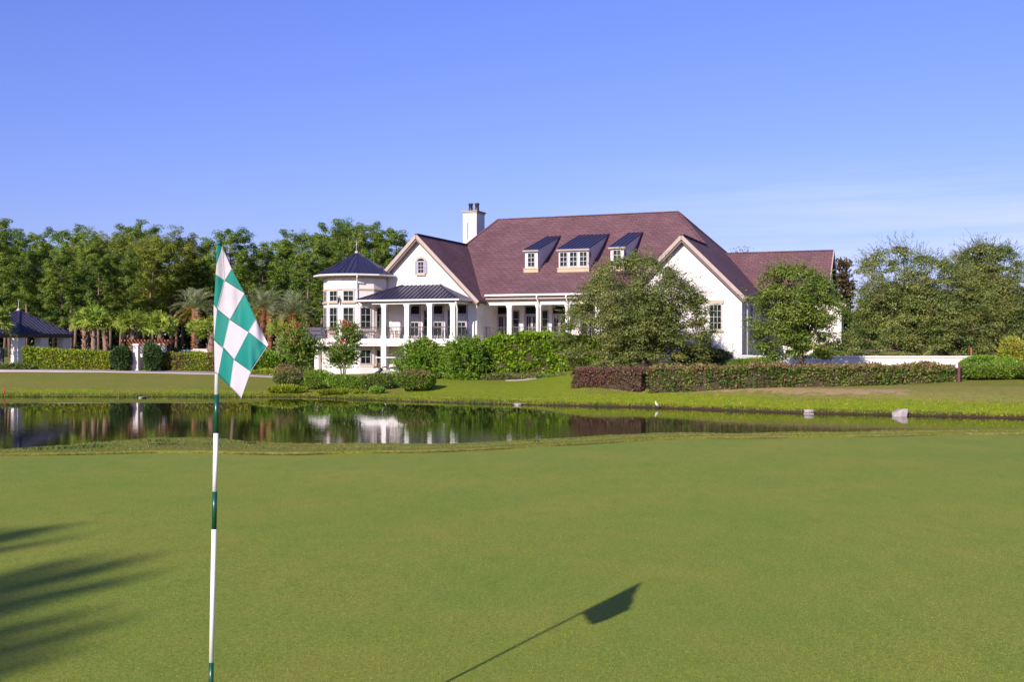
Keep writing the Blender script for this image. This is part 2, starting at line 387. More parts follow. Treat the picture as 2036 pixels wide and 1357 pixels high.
def ground(X,Y):
    X=np.asarray(X,float); Y=np.asarray(Y,float)
    px=np.clip(CX+F*X/np.maximum(Y,5),-3000,5000)
    s=Y-shore(X)
    zl=np.interp(s,*PL); zm=np.interp(s,*PM); zr=np.interp(s,*PR)
    a=sstep(380,620,px); b=sstep(1020,1200,px)
    far=(zl*(1-a)+zm*a)*(1-b)+zr*b
    far=far+np.where(s>3,.05*vnoise(X,Y,.25,3)*sstep(3,8,s),0)
    d=Y-gedge(X)
    zc=np.interp(px,[0,150,300,400,500,700,900,1150,1300,1500,1700,2036],[-.13,-.07,.045,.02,-.045,-.065,-.10,-.095,-.10,-.115,-.115,-.10])
    near=np.where(d<0,-.07,.040+(zc-.040)*sstep(0,2.2,d)+.009*vnoise(X,Y,1.9,1)*sstep(.1,.8,d))
    fall=sstep(2.2,9.5,d)
    near=near*(1-fall)+(-2.4)*fall
    mid=np.where(Y<36,near,far)
    z=np.where(d>7,np.where(s<-4,np.minimum(-2.2,np.maximum(near,-2.6)),np.where(s<0,far,far)),near)
    z=np.where((d>7)&(s>=-4),far,z)
    # the pond ends well outside the picture on both sides
    end=np.maximum(sstep(90,110,np.abs(X)),0)
    return z*(1-end)+np.where(d<0,z,-.4)*end
def gz(x,y): return float(ground(x,y))

def axis(segs):
    out=[]
    for a,b,st in segs: out+=list(np.arange(a,b,st))
    return np.array(out)
def geo(a,b,r):
    out=[a]; st=a*.03
    while out[-1]<b: out.append(out[-1]+st); st*=r
    return out
xs=axis([(-70,70,.7)]); far_=np.array(geo(70,5000,1.35))
xs=np.concatenate([-far_[::-1],xs[1:],far_])
g0=17.5
ys=np.concatenate([[-5000,-2500,-1000,-400,-200,-120,-80,-60],np.arange(-45,12,3),[14,15.5,16.5,17.2,17.485,17.5],np.arange(17.6,21,.14),np.arange(21,30,.6),np.arange(30,48,1.5),np.arange(48,100,.55),np.arange(100,140,2),np.array(geo(140,6000,1.35))])
XX,YY=np.meshgrid(xs,ys)
w=np.where(YY<0,0,np.where(YY<10,YY/10,np.where(YY<30,1,np.clip((46-YY)/16,0,1))))
YY=YY+(gedge(np.clip(XX,-60,60))-g0)*w
ZZ=ground(XX,YY)
nx,ny=len(xs),len(ys)
idx=np.arange(nx*ny).reshape(ny,nx)
Q=np.stack([idx[:-1,:-1],idx[:-1,1:],idx[1:,1:],idx[1:,:-1]],-1).reshape(-1,4)
me=np_mesh('ground',np.stack([XX,YY,ZZ],-1).reshape(-1,3),[Q],M['ground'],smooth=True)
# surface cover: R pine-straw mulch, G lush bank grass, B dry grass
s=(YY-shore(XX)); px=CX+F*XX/np.maximum(YY,5)
mul=sstep(1160,1260,px)*(1-sstep(1790,1850,px))*sstep(3.1,4.0,s+.7*vnoise(XX,YY,.8,5))*.85*(1-sstep(5.5,6.5,s))
mul=np.maximum(mul,sstep(930,1000,px)*.0)
bed=(sstep(430,600,px)*(1-sstep(900,1000,px)))*sstep(6,7.5,s)*(1-sstep(11,13,s))*.0
lush=np.where(s>-3,1-sstep(1.8,3.4,s+.9*vnoise(XX,YY,.6,2)),0)*.9
lush=np.maximum(lush,sstep(720,860,px)*(1-sstep(1100,1250,px))*sstep(0,1,s)*.75)
lush=np.maximum(lush,sstep(1780,1850,px)*np.where((s>3)&(s<6),.4,0))
dry=(.52+.06*sstep(1700,1850,px))*sstep(1150,1250,px)*sstep(1.8,2.6,s)*(1-sstep(8,10,s))+.28*np.where(s>4,1,0)*(1-sstep(450,600,px))
d=YY-gedge(XX)
dry=np.where(d<8,.30+.25*vnoise(XX,YY,1.3,7),dry)
lush=np.where(d<8,0,lush)
at=me.color_attributes.new('zone','FLOAT_COLOR','POINT')
at.data.foreach_set('color',np.stack([mul,lush,dry,np.ones_like(mul)],-1).astype(np.float32).ravel())
tag(link('ground',me),kind='structure')

# the mown putting green, a sheet of its own that stops at the fringe
gx=np.concatenate([np.linspace(-60,-14,40)[:-1],np.linspace(-14,16,160),np.linspace(16,60,40)[1:]]); gt=np.linspace(0,1,90)**.8
GX,GT=np.meshgrid(gx,gt); GE=gedge(GX)-.012; GY=-40+GT*(GE+40)
GZ=.012*vnoise(GX,GY,.35,4)*sstep(.4,1.5,np.hypot(GX,GY-5)); GZ=GZ*(1-sstep(-.8,0,GY-GE))
idx=np.arange(GX.size).reshape(GX.shape)
Q=np.stack([idx[:-1,:-1],idx[:-1,1:],idx[1:,1:],idx[1:,:-1]],-1).reshape(-1,4)
tag(link('putting_green',np_mesh('putting_green',np.stack([GX,GY,GZ],-1).reshape(-1,3),[Q],M['green'],smooth=True)),kind='structure')
# pond
wxs=np.linspace(-112,112,60); wys=np.linspace(18,82,30); WX,WY=np.meshgrid(wxs,wys)
idx=np.arange(WX.size).reshape(WX.shape); Q=np.stack([idx[:-1,:-1],idx[:-1,1:],idx[1:,1:],idx[1:,:-1]],-1).reshape(-1,4)
tag(link('pond_water',np_mesh('pond_water',np.stack([WX,WY,np.full_like(WX,WATER)],-1).reshape(-1,3),[Q],M['water'])),kind='structure')
def strip(name,pts,width,mat,lift=.03,n=120):
    pts=np.array(pts,float); t=np.linspace(0,1,len(pts)); tt=np.linspace(0,1,n)
    X=np.interp(tt,t,pts[:,0]); Y=np.interp(tt,t,pts[:,1])
    k=np.ones(9)/9
    Xs=np.convolve(np.pad(X,4,'edge'),k,'valid'); Ys=np.convolve(np.pad(Y,4,'edge'),k,'valid')
    dx=np.gradient(Xs); dy=np.gradient(Ys); L=np.hypot(dx,dy); nxv,nyv=-dy/L,dx/L
    V=[];m=4
    zc=np.array([max(gz(x+nx_*o*width,y+ny_*o*width) for o in (-.5,0,.5)) for x,y,nx_,ny_ in zip(Xs,Ys,nxv,nyv)])
    zc=np.convolve(np.pad(zc,6,'edge'),np.ones(13)/13,'valid')+lift
    for i in range(n):
        for o in (-.5,.5): V.append((Xs[i]+nxv[i]*o*width,Ys[i]+nyv[i]*o*width,zc[i]))
    for i in range(n):
        for o in (-.5,.5): V.append((Xs[i]+nxv[i]*o*width,Ys[i]+nyv[i]*o*width,zc[i]-.35))
    b=2*n; Qs=[]
    for i in range(n-1):
        a=2*i; Qs+= [(a,a+2,a+3,a+1),(a,a+b,a+b+2,a+2),(a+1,a+3,a+b+3,a+b+1)]
    return tag(link(name,np_mesh(name,np.array(V),[np.array(Qs)],mat)),kind='structure')
strip('cart_path',[(-75,91.5),(-55,89.8),(-41,88.0),(-31,86.6),(-24,85.2),(-18.3,83.4),(-15.5,82.0),(-11,80.5)],3.0,M['path'])
strip('garden_path',[(wx(1008,77.4),77.4),(wx(1025,77.2),77.2),(wx(1045,77.1),77.1),(wx(1064,77.3),77.3)],1.1,M['path'],lift=.05,n=40)

# ================================================================== FOLIAGE
def unit(v): return v/np.maximum(np.linalg.norm(v,axis=-1,keepdims=True),1e-9)
def rnd_dirs(n): return unit(rng.normal(size=(n,3)))
def rhombs(c,t,b,L,W):
    """pointed leaves: centre c, along t, across b"""
    L=np.broadcast_to(np.asarray(L,float),(len(c),))[:,None]; W=np.broadcast_to(np.asarray(W,float),(len(c),))[:,None]
    V=np.stack([c-t*L*.5, c+b*W*.5-t*L*.05, c+t*L*.5, c-b*W*.5-t*L*.05],1).reshape(-1,3)
    return V
def across(t,up=.6):
    """a leaf's cross direction so that its face turns roughly to the sky"""
    n=unit(rnd_dirs(len(t))+np.array([0,0,up]))
    return unit(np.cross(n,t))
class Leaves:
    def __init__(s): s.V=[]; s.m=[]
    def add(s,c,t,b,L,W,mi=0):
        if len(c)==0: return
        v=rhombs(c,t,b,L,W); s.V.append(v); s.m.append(np.full(len(v)//4,mi))
    def mesh(s,name,mats):
        V=np.concatenate(s.V); Q=np.arange(len(V)).reshape(-1,4)
        return np_mesh(name,V,[Q],mats,np.concatenate(s.m))
def lobes(dirs,k=7,amp=.22):
    """an uneven radius over directions"""
    r=np.ones(len(dirs))
    for a in rnd_dirs(k): r+=amp*np.exp(-(1-dirs@a)*rng.uniform(4,9))-amp*.2
    return r
def spray_crown(lv,cen,rad,nfoc,spf,slen,lps,ll,lw,droop=.25,inner=.45,low=.72,up=.25,top_sparse=0.0,mi=0,spread=.22,wide=.42,lob=.3):
    """foliage as sprays grouped round branch ends: clumps with gaps between. low = width of the crown's underside"""
    cen=np.array(cen,float); rad=np.array(rad,float)
    h=rng.random(nfoc); a=rng.uniform(0,2*np.pi,nfoc)
    if top_sparse: k=rng.random(nfoc)>top_sparse*np.clip((h-.45)/.55,0,1); h=h[k]; a=a[k]
    prof=np.where(h>wide,np.sqrt(np.maximum(0,1-((h-wide)/(1-wide))**2)),low+(1-low)*np.sin(np.pi/2*h/wide))
    d3=unit(np.stack([np.cos(a)*prof,np.sin(a)*prof,(h-.5)*1.2],-1))
    rr=prof*lobes(d3,12,lob)*rng.uniform(inner,1.0,len(h))**.6
    foc=cen+np.stack([np.cos(a)*rr*rad[0],np.sin(a)*rr*rad[1],(h*2-1)*rad[2]],-1)
    n=len(foc)*spf
    base=np.repeat(foc,spf,0)+rng.normal(size=(n,3))*np.mean(rad)*spread*np.array([1,1,.5])*.5
    sd=unit(np.repeat(d3,spf,0)*np.array([1,1,.6])+rng.normal(size=(n,3))*.45+np.array([0,0,up]))
    sl=slen*rng.uniform(.6,1.25,n)
    nl=n*lps
    t=np.tile(np.linspace(.05,1,lps),n)
    B=np.repeat(base,lps,0); D=np.repeat(sd,lps,0); S=np.repeat(sl,lps)
    pos=B+D*(t*S)[:,None]; pos[:,2]-=droop*(t**2)*S
    side=unit(np.cross(D,rnd_dirs(nl)))
    td=unit(D*.8+side*.8+np.array([0,0,-.25*droop]))
    pos=pos+side*rng.uniform(.0,.09,nl)[:,None]
    pos[:,2]=np.maximum(pos[:,2],cen[2]-rad[2]*1.12)
    lv.add(pos,td,across(td,.7),ll*rng.uniform(.7,1.25,nl),lw*rng.uniform(.75,1.2,nl),mi)
    return foc
def puffs(lv,foc,out,r,npl,ll,lw,flat=.5,mi=0,upw=.35,stray=.18):
    """leafy puffs round branch ends: leaves lie on each puff's own rounded surface, so it has a lit side and a shaded side"""
    n=len(foc); r=np.asarray(r)*np.ones(n); k=n*npl
    d=rnd_dirs(k); F_=np.repeat(foc,npl,0); O=np.repeat(out,npl,0); RR=np.repeat(r,npl)
    d=unit(d+O*.45+np.array([0,0,.2]))
    rad=rng.uniform(.55,1.0,k)**.5*(1+.25*rng.normal(size=k)*.6)
    rad=np.where(rng.random(k)<stray,rad*rng.uniform(1.0,1.55,k),rad)
    off=d*(RR*rad)[:,None]*np.array([1,1,flat])
    off[:,2]-=(off[:,0]**2+off[:,1]**2)/np.maximum(RR,.01)*.22
    nrm=unit(d*np.array([1,1,1.4])+rng.normal(size=(k,3))*.38+np.array([0,0,upw]))
    t=unit(np.cross(nrm,rnd_dirs(k))*.8+d*.5); t=unit(t-nrm*(t*nrm).sum(1,keepdims=True))
    lv.add(F_+off,t,unit(np.cross(nrm,t)),ll*rng.uniform(.7,1.3,k),lw*rng.uniform(.7,1.3,k),mi)
def puff_crown(lv,cen,rad,nfoc,rp,npl,ll,lw,low=.85,wide=.45,lob=.22,inner=.8,flat=.5,top_sparse=0.0,ninner=60,sprays=.35,slen=.6,up=.3,dome=2.2):
    cen=np.array(cen,float); rad=np.array(rad,float)
    h=rng.random(nfoc)**.95; a=rng.uniform(0,2*np.pi,nfoc)
    if top_sparse: k=rng.random(nfoc)>top_sparse*np.clip((h-.5)/.5,0,1); h=h[k]; a=a[k]
    prof=np.where(h>wide,np.sqrt(np.maximum(0,1-((h-wide)/(1-wide))**dome)),low+(1-low)*np.sin(np.pi/2*h/wide))
    d3=unit(np.stack([np.cos(a)*prof,np.sin(a)*prof,(h-.42)*1.5],-1)); L=lobes(d3,12,lob); L/=L.mean()
    rr=prof*L*rng.uniform(inner,1.0,len(h))
    foc=cen+np.stack([np.cos(a)*rr*(rad[0]-rp*.7),np.sin(a)*rr*(rad[1]-rp*.7),(h*2-1)*(rad[2]-rp*.3)*(.6+.4*L)],-1)
    puffs(lv,foc,d3,rp*rng.uniform(.65,1.35,len(foc)),npl,ll,lw,flat)
    if ninner:
        q=rnd_dirs(ninner); fi=cen+q*rad*rng.uniform(.1,.62,ninner)[:,None]-np.array([0,0,.05])*rad; puffs(lv,fi,q,rp*1.35,npl,ll*1.15,lw*1.15,.6)
    if sprays:
        ns=int(len(foc)*12*sprays); k=rng.integers(0,len(foc),ns); m=9
        B=foc[k]+rng.normal(size=(ns,3))*rp*.5; D=unit(d3[k]*np.array([1,1,.7])+rng.normal(size=(ns,3))*.4+np.array([0,0,up])); S=(rp*.6+slen*rng.uniform(.4,1.1,ns))
        t=np.tile(np.linspace(.25,1,m),ns); P=np.repeat(B,m,0)+np.repeat(D,m,0)*(t*np.repeat(S,m))[:,None]; P[:,2]-=.22*t**2*np.repeat(S,m)
        side=unit(np.cross(np.repeat(D,m,0),rnd_dirs(ns*m))); P+=side*rng.uniform(0,.06,ns*m)[:,None]; T=unit(np.repeat(D,m,0)+side*.7)
        lv.add(P,T,across(T,.7),ll*rng.uniform(.6,1.0,ns*m),lw*rng.uniform(.45,.8,ns*m))
    return foc
def limbs(mb,base,fork,foc,r0,nb,n=6,wob=.15):
    base=Vector(base); fork=Vector(fork)
    mid=(base+fork)/2+Vector((random.uniform(-.1,.1),random.uniform(-.1,.1),0))
    mb.tube([base-Vector((0,0,.3)),base+Vector((0,0,.05)),mid,fork],[r0*1.5,r0*1.15,r0*.9,r0*.8],9)
    sel=rng.permutation(len(foc))[:nb]
    for k in sel:
        p=Vector(foc[k]); st=fork+(mid-fork)*random.uniform(0,.5)
        m1=st.lerp(p,.4)+Vector((random.uniform(-wob,wob),random.uniform(-wob,wob),random.uniform(0,.3)))
        mb.tube([st,m1,st.lerp(p,.75)+Vector((0,0,.1)),p],[r0*.5,r0*.3,r0*.16,r0*.05],n)
def broadleaf(name,label,px,D,crown,mat,bark,trunk_r=.14,stems=None,nfoc=90,spf=7,slen=1.0,lps=13,ll=.16,lw=.08,
              top_sparse=0.0,droop=.25,fill=250,up=.25,cat='tree',group=None,low=.72,wide=.42,nb=26,inner=.5,spread=.22,lob=.3,grow=.95,rp=0,npl=150,flatp=.5,ninner=60,sprays=.35,dome=2.2):
    """crown: (px left, px right, py top, py bottom) at distance D"""
    x=wx(px,D); z0=gz(x,D)
    l,r_,t_,b_=crown; cx=wx((l+r_)/2,D); rx=(r_-l)/2/F*D; zt=wz(t_,D); zb=wz(b_,D)
    root=empty(name,(x,D,z0),0,label,cat,group)
    cen=np.array([cx-x,0,(zt+zb)/2-z0-.1]); rad=np.array([rx*grow,rx*grow,(zt-zb)/2*.94])
    lv=Leaves()
    if rp: foc=puff_crown(lv,cen,rad,nfoc,rp,npl,ll,lw,low,wide,lob,inner,flatp,top_sparse,ninner,sprays,slen,up,dome); fill=0
    else: foc=spray_crown(lv,cen,rad,nfoc,spf,slen,lps,ll,lw,droop,inner,low,up,top_sparse,wide=wide,spread=spread,lob=lob)
    if fill: spray_crown(lv,cen-np.array([0,0,rad[2]*.12]),rad*np.array([.72,.72,.78]),max(8,fill//7),7,slen,lps,ll*1.15,lw*1.2,droop,.1,low,up,wide=wide)
    link('crown',lv.mesh('crown',[mat]),root)
    mb=MB(); f=Vector((float(cen[0])*.6,0,max(.5,float(cen[2]-rad[2]*.75))))
    if stems:
        for k in range(stems):
            a=2*math.pi*k/stems; o=Vector((math.cos(a)*.12,math.sin(a)*.12,0))
            tip=Vector((cen[0]+math.cos(a)*rad[0]*.45,math.sin(a)*rad[1]*.45,cen[2]*.85))
            mb.tube([o-Vector((0,0,.25)),o*1.6+Vector((0,0,tip.z*.35)),tip*.75+Vector((0,0,.1)),tip],[trunk_r,trunk_r*.8,trunk_r*.6,trunk_r*.25],7)
        limbs_r=trunk_r*.7
        for k in rng.permutation(len(foc))[:nb]:
            p=Vector(foc[k]); st=Vector((cen[0]*.5,0,cen[2]*.6)); mb.tube([st,st.lerp(p,.5)+Vector((0,0,.08)),p],[limbs_r*.5,limbs_r*.3,limbs_r*.08],5)
    else: limbs(mb,(0,0,0),f,foc,trunk_r,nb)
    mb.build('trunk',bark,root)
    return root,foc,cen,rad
def blob_surface(n,rad,flat=-.35,shell=.82):
    d=rnd_dirs(n*2); d=d[d[:,2]>flat][:n]
    r=lobes(d,9,.16)*rng.uniform(shell,1.03,len(d))
    return d,d*np.array(rad)*r[:,None]
def shrub(name,label,px,D,box,mat,n=2600,ll=.13,lw=.075,depth=None,cat='shrub',group=None,mats2=None,frac2=.0,tipmat=None,twig=True,up=.5,zlift=0,spiky=0):
    """a rounded shrub filling the box (px left, right, py top, bottom) at distance D"""
    l,r_,t_,b_=box; x=wx((l+r_)/2,D); rx=(r_-l)/2/F*D; z0=gz(x,D)+zlift
    h=max(.25,wz(t_,D)-z0); dy=depth or rx
    root=empty(name,(x,D,z0),0,label,cat,group)
    d,p=blob_surface(n,(rx,dy,h*.56),-.84); p[:,2]+=h*.45; p[:,2]=np.maximum(p[:,2],.03)
    d2,p2=blob_surface(int(n*.6),(rx*.85,dy*.85,h*.5),-.84,shell=.5); p2[:,2]+=h*.44; p2[:,2]=np.maximum(p2[:,2],.03)
    lv=Leaves()
    for dd,pp in ((d,p),(d2,p2)):
        t=unit(dd+rng.normal(size=dd.shape)*.55+np.array([0,0,up*.6])); k=len(t)
        mi=(rng.random(k)<frac2).astype(int) if mats2 is not None else np.zeros(k,int)
        if tipmat is not None: mi=np.where((pp[:,2]>h*.72)&(rng.random(k)<.7),len([mat]+(mats2 or [])),mi)
        for q in np.unique(mi):
            s_=mi==q; lv.add(pp[s_],t[s_],across(t[s_],.8),ll*rng.uniform(.7,1.3,s_.sum()),lw*rng.uniform(.7,1.25,s_.sum()),int(q))
    if spiky:
        k=spiky; dd=rnd_dirs(k*2); dd=dd[dd[:,2]>.1][:k]; b0=dd*np.array([rx,dy,h*.55])*.95+np.array([0,0,h*.44])
        for tt in np.linspace(.1,1,7):
            q=b0+unit(dd+np.array([0,0,.6]))*tt*.4; t=unit(dd+rng.normal(size=dd.shape)*.6); lv.add(q,t,across(t),ll*.9,lw*.8,0)
    link('foliage',lv.mesh('foliage',[mat]+(mats2 or [])+([tipmat] if tipmat else [])),root)
    if twig:
        mb=MB()
        for k in range(9):
            a=rng.uniform(0,6.28); q=Vector((math.cos(a)*rx*.6,math.sin(a)*dy*.6,h*rng.uniform(.5,.8)))
            mb.tube([(math.cos(a)*.08,math.sin(a)*.08,-.1),q*.5,q],[.035,.025,.01],5)
        mb.build('stems',M['twig'],root)
    return root
def hedge(name,label,pts,width,tops,mat,n,ll=.11,lw=.065,tip=None,core=True,patch=None,group=None,rough=.09,patchmat=None,cat='hedge'):
    """clipped hedge along plan points; tops = absolute top height at each point"""
    pts=np.array(pts,float); seg=np.hypot(*np.diff(pts,axis=0).T); cum=np.concatenate([[0],np.cumsum(seg)]); Ltot=cum[-1]
    mid=pts.mean(0); org=(mid[0],mid[1],gz(*mid))
    root=empty(name,org,0,label,cat,group)
    def at(t,off):
        X=np.interp(t,cum,pts[:,0]); Y=np.interp(t,cum,pts[:,1])
        k=np.clip(np.searchsorted(cum,t,side='right')-1,0,len(seg)-1); dx=(pts[k+1,0]-pts[k,0])/seg[k]; dy=(pts[k+1,1]-pts[k,1])/seg[k]
        return X-dy*off,Y+dx*off,np.stack([-dy,dx,0*dx],-1)
    t=rng.uniform(0,Ltot,n); zt=np.interp(t,cum,tops)
    # which face: -side (towards the pond), top, +side
    f=rng.random(n); hmean=np.mean(tops)-org[2]
    pf=hmean/(hmean*1.7+width); face=np.where(f<pf,-1,np.where(f<pf+width/(hmean*1.7+width),0,1))
    off=np.where(face==0,rng.uniform(-.5,.5,n)*width,face*width*.5)
    X,Y,nv=at(t,off); zb=ground(X,Y); h=zt-zb
    u=rng.random(n); Z=np.where(face==0,zt,zb+h*u)
    # rounded shoulders, bulges, depth of the leaf layer
    bul=rough*vnoise(t,Z*2,1.6,11)+rough*.6*vnoise(t,Z*3,4.3,5)
    rnd=np.clip((Z-(zt-.22))/.22,0,1)
    inset=-np.abs(rng.normal(size=n))*.07+bul-np.where(face==0,0,rnd**2*.14)
    out=np.where((face==0)[:,None],np.array([0,0,1.0]),nv*np.sign(face)[:,None])
    P=np.stack([X,Y,Z],-1)+out*inset[:,None]
    P[:,2]-=np.where(face==0,(np.abs(off)/(width*.5))**4*.12,0)
    P[:,2]+=(.05*vnoise(t,off,.9,2)+.03*vnoise(t,off,3.1,6))*np.clip((Z-zb)/np.maximum(h,.1),0,1)
    sprig=(face==0)&(rng.random(n)<.12); P[:,2]+=np.where(sprig,rng.uniform(.02,.16,n),0)
    ends=np.minimum(t,Ltot-t); P[:,2]-=np.where(ends<.3,(1-ends/.3)**2*.2,0)
    T=unit(out*.7+rng.normal(size=(n,3))*.6+np.array([0,0,.35]))
    lv=Leaves(); mi=np.zeros(n,int); mats=[mat]
    if tip is not None:
        mats.append(tip); mi=np.where((P[:,2]>zt-.10-.08*rng.random(n))&(rng.random(n)<.7),1,mi)
    if patch is not None:
        mats.append(patchmat)
        for (a,b) in patch: mi=np.where((t>a+rng.normal(size=n)*.5)&(t<b+rng.normal(size=n)*.6),len(mats)-1,mi)
    P=P-np.array(org)
    for q in np.unique(mi):
        s_=mi==q; k=s_.sum(); lv.add(P[s_],T[s_],across(T[s_],.5),ll*rng.uniform(.65,1.35,k),lw*rng.uniform(.7,1.3,k),int(q))
    link('foliage',lv.mesh('foliage',mats),root)
    # woody core
    m=max(8,int(Ltot/.8)); tt=np.linspace(.15,Ltot-.15,m); V=[];Qs=[]
    for o,top in ((-.5,0),(-.42,1),(.42,1),(.5,0)):
        x,y,_=at(tt,np.full(m,o*(width-.22))); g=ground(x,y); z=np.where(top,np.interp(tt,cum,tops)-.15,g-.1)
        V.append(np.stack([x,y,z],-1))
    V=np.concatenate(V)-np.array(org)
    for r_ in range(3):
        for i in range(m-1): Qs.append((r_*m+i,r_*m+i+1,(r_+1)*m+i+1,(r_+1)*m+i))
    Qs.append((0,m,2*m,3*m)); Qs.append((m-1,2*m-1,3*m-1,4*m-1))
    link('branches',np_mesh('branches',V,[np.array(Qs)],M['twig']),root)
    return root

# ---- pines
def pine_meshes(h,cb,cr,tops=1.0,nl=46,mat='pine_leaf',tuft=15,nd=.42,seed=0,ntf=6,conical=.5):
    global rng
    keep=rng; rng=np.random.default_rng(100+seed); random.seed(100+seed)
    mb=MB(); lv=Leaves()
    bend=[Vector((random.uniform(-.25,.25),random.uniform(-.25,.25),h*t)) for t in (.25,.5,.75)]
    ax=[Vector((0,0,-.3)),*bend,Vector((bend[2].x,bend[2].y,h*.97))]
    r0=.012*h+.03
    mb.tube(ax,[r0*1.25,r0*.95,r0*.75,r0*.45,r0*.08],7)
    def axis_at(z):
        zz=[p.z for p in ax]; return Vector((np.interp(z,zz,[p.x for p in ax]),np.interp(z,zz,[p.y for p in ax]),z))
    ctr=[];dirs=[];rads=[]
    for k in range(nl):
        t=(k+rng.random())/nl; z=h*(cb+(1-cb)*t)
        prof=(math.sin(math.pi*min(1,.18+.82*(1-t)**.9*1.0))**.6)*(1-conical)+conical*(1-t)+.08
        L=cr*prof*rng.uniform(.55,1.25); a=k*2.4+rng.uniform(-.6,.6); el=rng.uniform(.0,.42)+.30*t
        st=axis_at(z); d=Vector((math.cos(a)*math.cos(el),math.sin(a)*math.cos(el),math.sin(el)))
        en=st+d*L; m=st.lerp(en,.5)-Vector((0,0,.08*L)); en.z+=.12*L
        mb.tube([st,m,en],[r0*.28*(1-.5*t),r0*.17*(1-.5*t),.02],5,cap=False)
        for q in range(ntf):
            f=.45+.55*(q+rng.random()*.6+.2)/ntf
            p=(st.lerp(m,f*2) if f<.5 else m.lerp(en,f*2-1))
            off=rng.normal(size=3)*np.array([.22,.22,.08])*L*.5
            ctr.append(np.array(p)+off); dirs.append(np.array(d)*.6+np.array([0,0,.4])); rads.append(nd*(.75+.5*rng.random())*(.75+.25*L/cr))
    for q in range(7): ctr.append(np.array(ax[-1])+rng.normal(size=3)*np.array([.45,.45,.3])-np.array([0,0,.2])); dirs.append(np.array([0,0,1.])); rads.append(nd*.8)
    # dead lower limbs
    for k in range(7):
        z=h*cb*rng.uniform(.55,.98); a=rng.uniform(0,6.28); st=axis_at(z); L=rng.uniform(.4,1.2)
        mb.tube([st,st+Vector((math.cos(a)*L,math.sin(a)*L,rng.uniform(-.1,.5)))],[.035,.012],4,cap=False)
    ctr=np.array(ctr); dirs=unit(np.array(dirs)); n=len(ctr)
    puffs(lv,ctr,dirs,np.array(rads),tuft,.32,.075,.62,0,.3,.28)
    rng=keep
    return mb,lv.mesh('crown',[M[mat]])
def tree_from(proto,name,label,x,y,rz,sx,sz,group):
    root=empty(name,(x,y,gz(x,y)),rz,label,'pine tree',group); root.scale=(sx,sx,sz)
    for ch in proto.children:
        c=ch.copy(); C.objects.link(c); c.parent=root
    return root

# ---- palms
def sabal(name,label,px,D,ycrown,rpx,ybase=None,group='cabbage palms',lean=0.0,mat='palm_leaf',tr=.19,nf=30,ck=0):
    x=wx(px,D); z0=gz(x,D); zc=wz(ycrown,D)-z0; Rr=rpx/F*D
    root=empty(name,(x,D,z0),rng.uniform(0,6),label,'palm tree',group)
    mb=MB(); n=9; ptsn=[Vector((lean*(t**2),0,-.2+(zc-.1)*t)) for t in np.linspace(0,1,n)]
    mb.tube(ptsn,[tr*(1.25 if i==0 else 1.0+.12*math.sin(i*1.9)) for i in range(n)],10)
    # old leaf bases criss-cross the trunk
    for k in range(42):
        z=zc*rng.uniform(.12,.97); a=rng.uniform(0,6.28); c_,s_=math.cos(a),math.sin(a)
        mb.bar((c_*tr*.95,s_*tr*.95,z),(c_*(tr+.13)+s_*.07,s_*(tr+.13)-c_*.07,z+.22),.07,.035)
    mb.build('trunk',M['palmbark'],root)
    lv=Leaves(); top=np.array([lean,0,zc])
    for k in range(nf):
        a=k*2.4+rng.uniform(-.3,.3); el=math.asin(np.clip(1-1.45*(k+.5)/nf+rng.uniform(-.1,.1),-1,1))
        d=np.array([math.cos(a)*math.cos(el),math.sin(a)*math.cos(el),math.sin(el)])
        pl=Rr*rng.uniform(.42,.62); hub=top+d*pl-np.array([0,0,.10*pl])
        s_=unit(np.cross(d,np.array([0,0,1.0]))[None])[0]; nrm=np.cross(s_,d); ph=rng.uniform(-1.1,1.1); s_,nrm=s_*math.cos(ph)+nrm*math.sin(ph),nrm*math.cos(ph)-s_*math.sin(ph)
        lv.add(np.array([top+(hub-top)*.5]),np.array([unit((hub-top)[None])[0]]),np.array([s_]),pl*1.05,.05,0)
        nb=17; an=np.linspace(-1.9,1.9,nb)+rng.normal(size=nb)*.05
        bd=np.cos(an)[:,None]*d+np.sin(an)[:,None]*s_+nrm*(.25*np.abs(np.sin(an)))[:,None]-np.array([0,0,.10])
        bd=unit(bd); L=Rr*.52*(1-.25*np.abs(an)/1.9)*rng.uniform(.85,1.1,nb)
        b=unit(np.cross(bd,nrm+rng.normal(size=(nb,3))*.35))
        lv.add(hub+bd*(L*.5)[:,None],bd,b,L,Rr*.085)
        tipp=hub+bd*(L*.9)[:,None]; td=unit(bd*.6-np.array([0,0,.8])); lv.add(tipp+td*(L*.13)[:,None],td,b,L*.3,Rr*.05)
    link('crown',lv.mesh('crown',[M[mat]]),root)
    return root
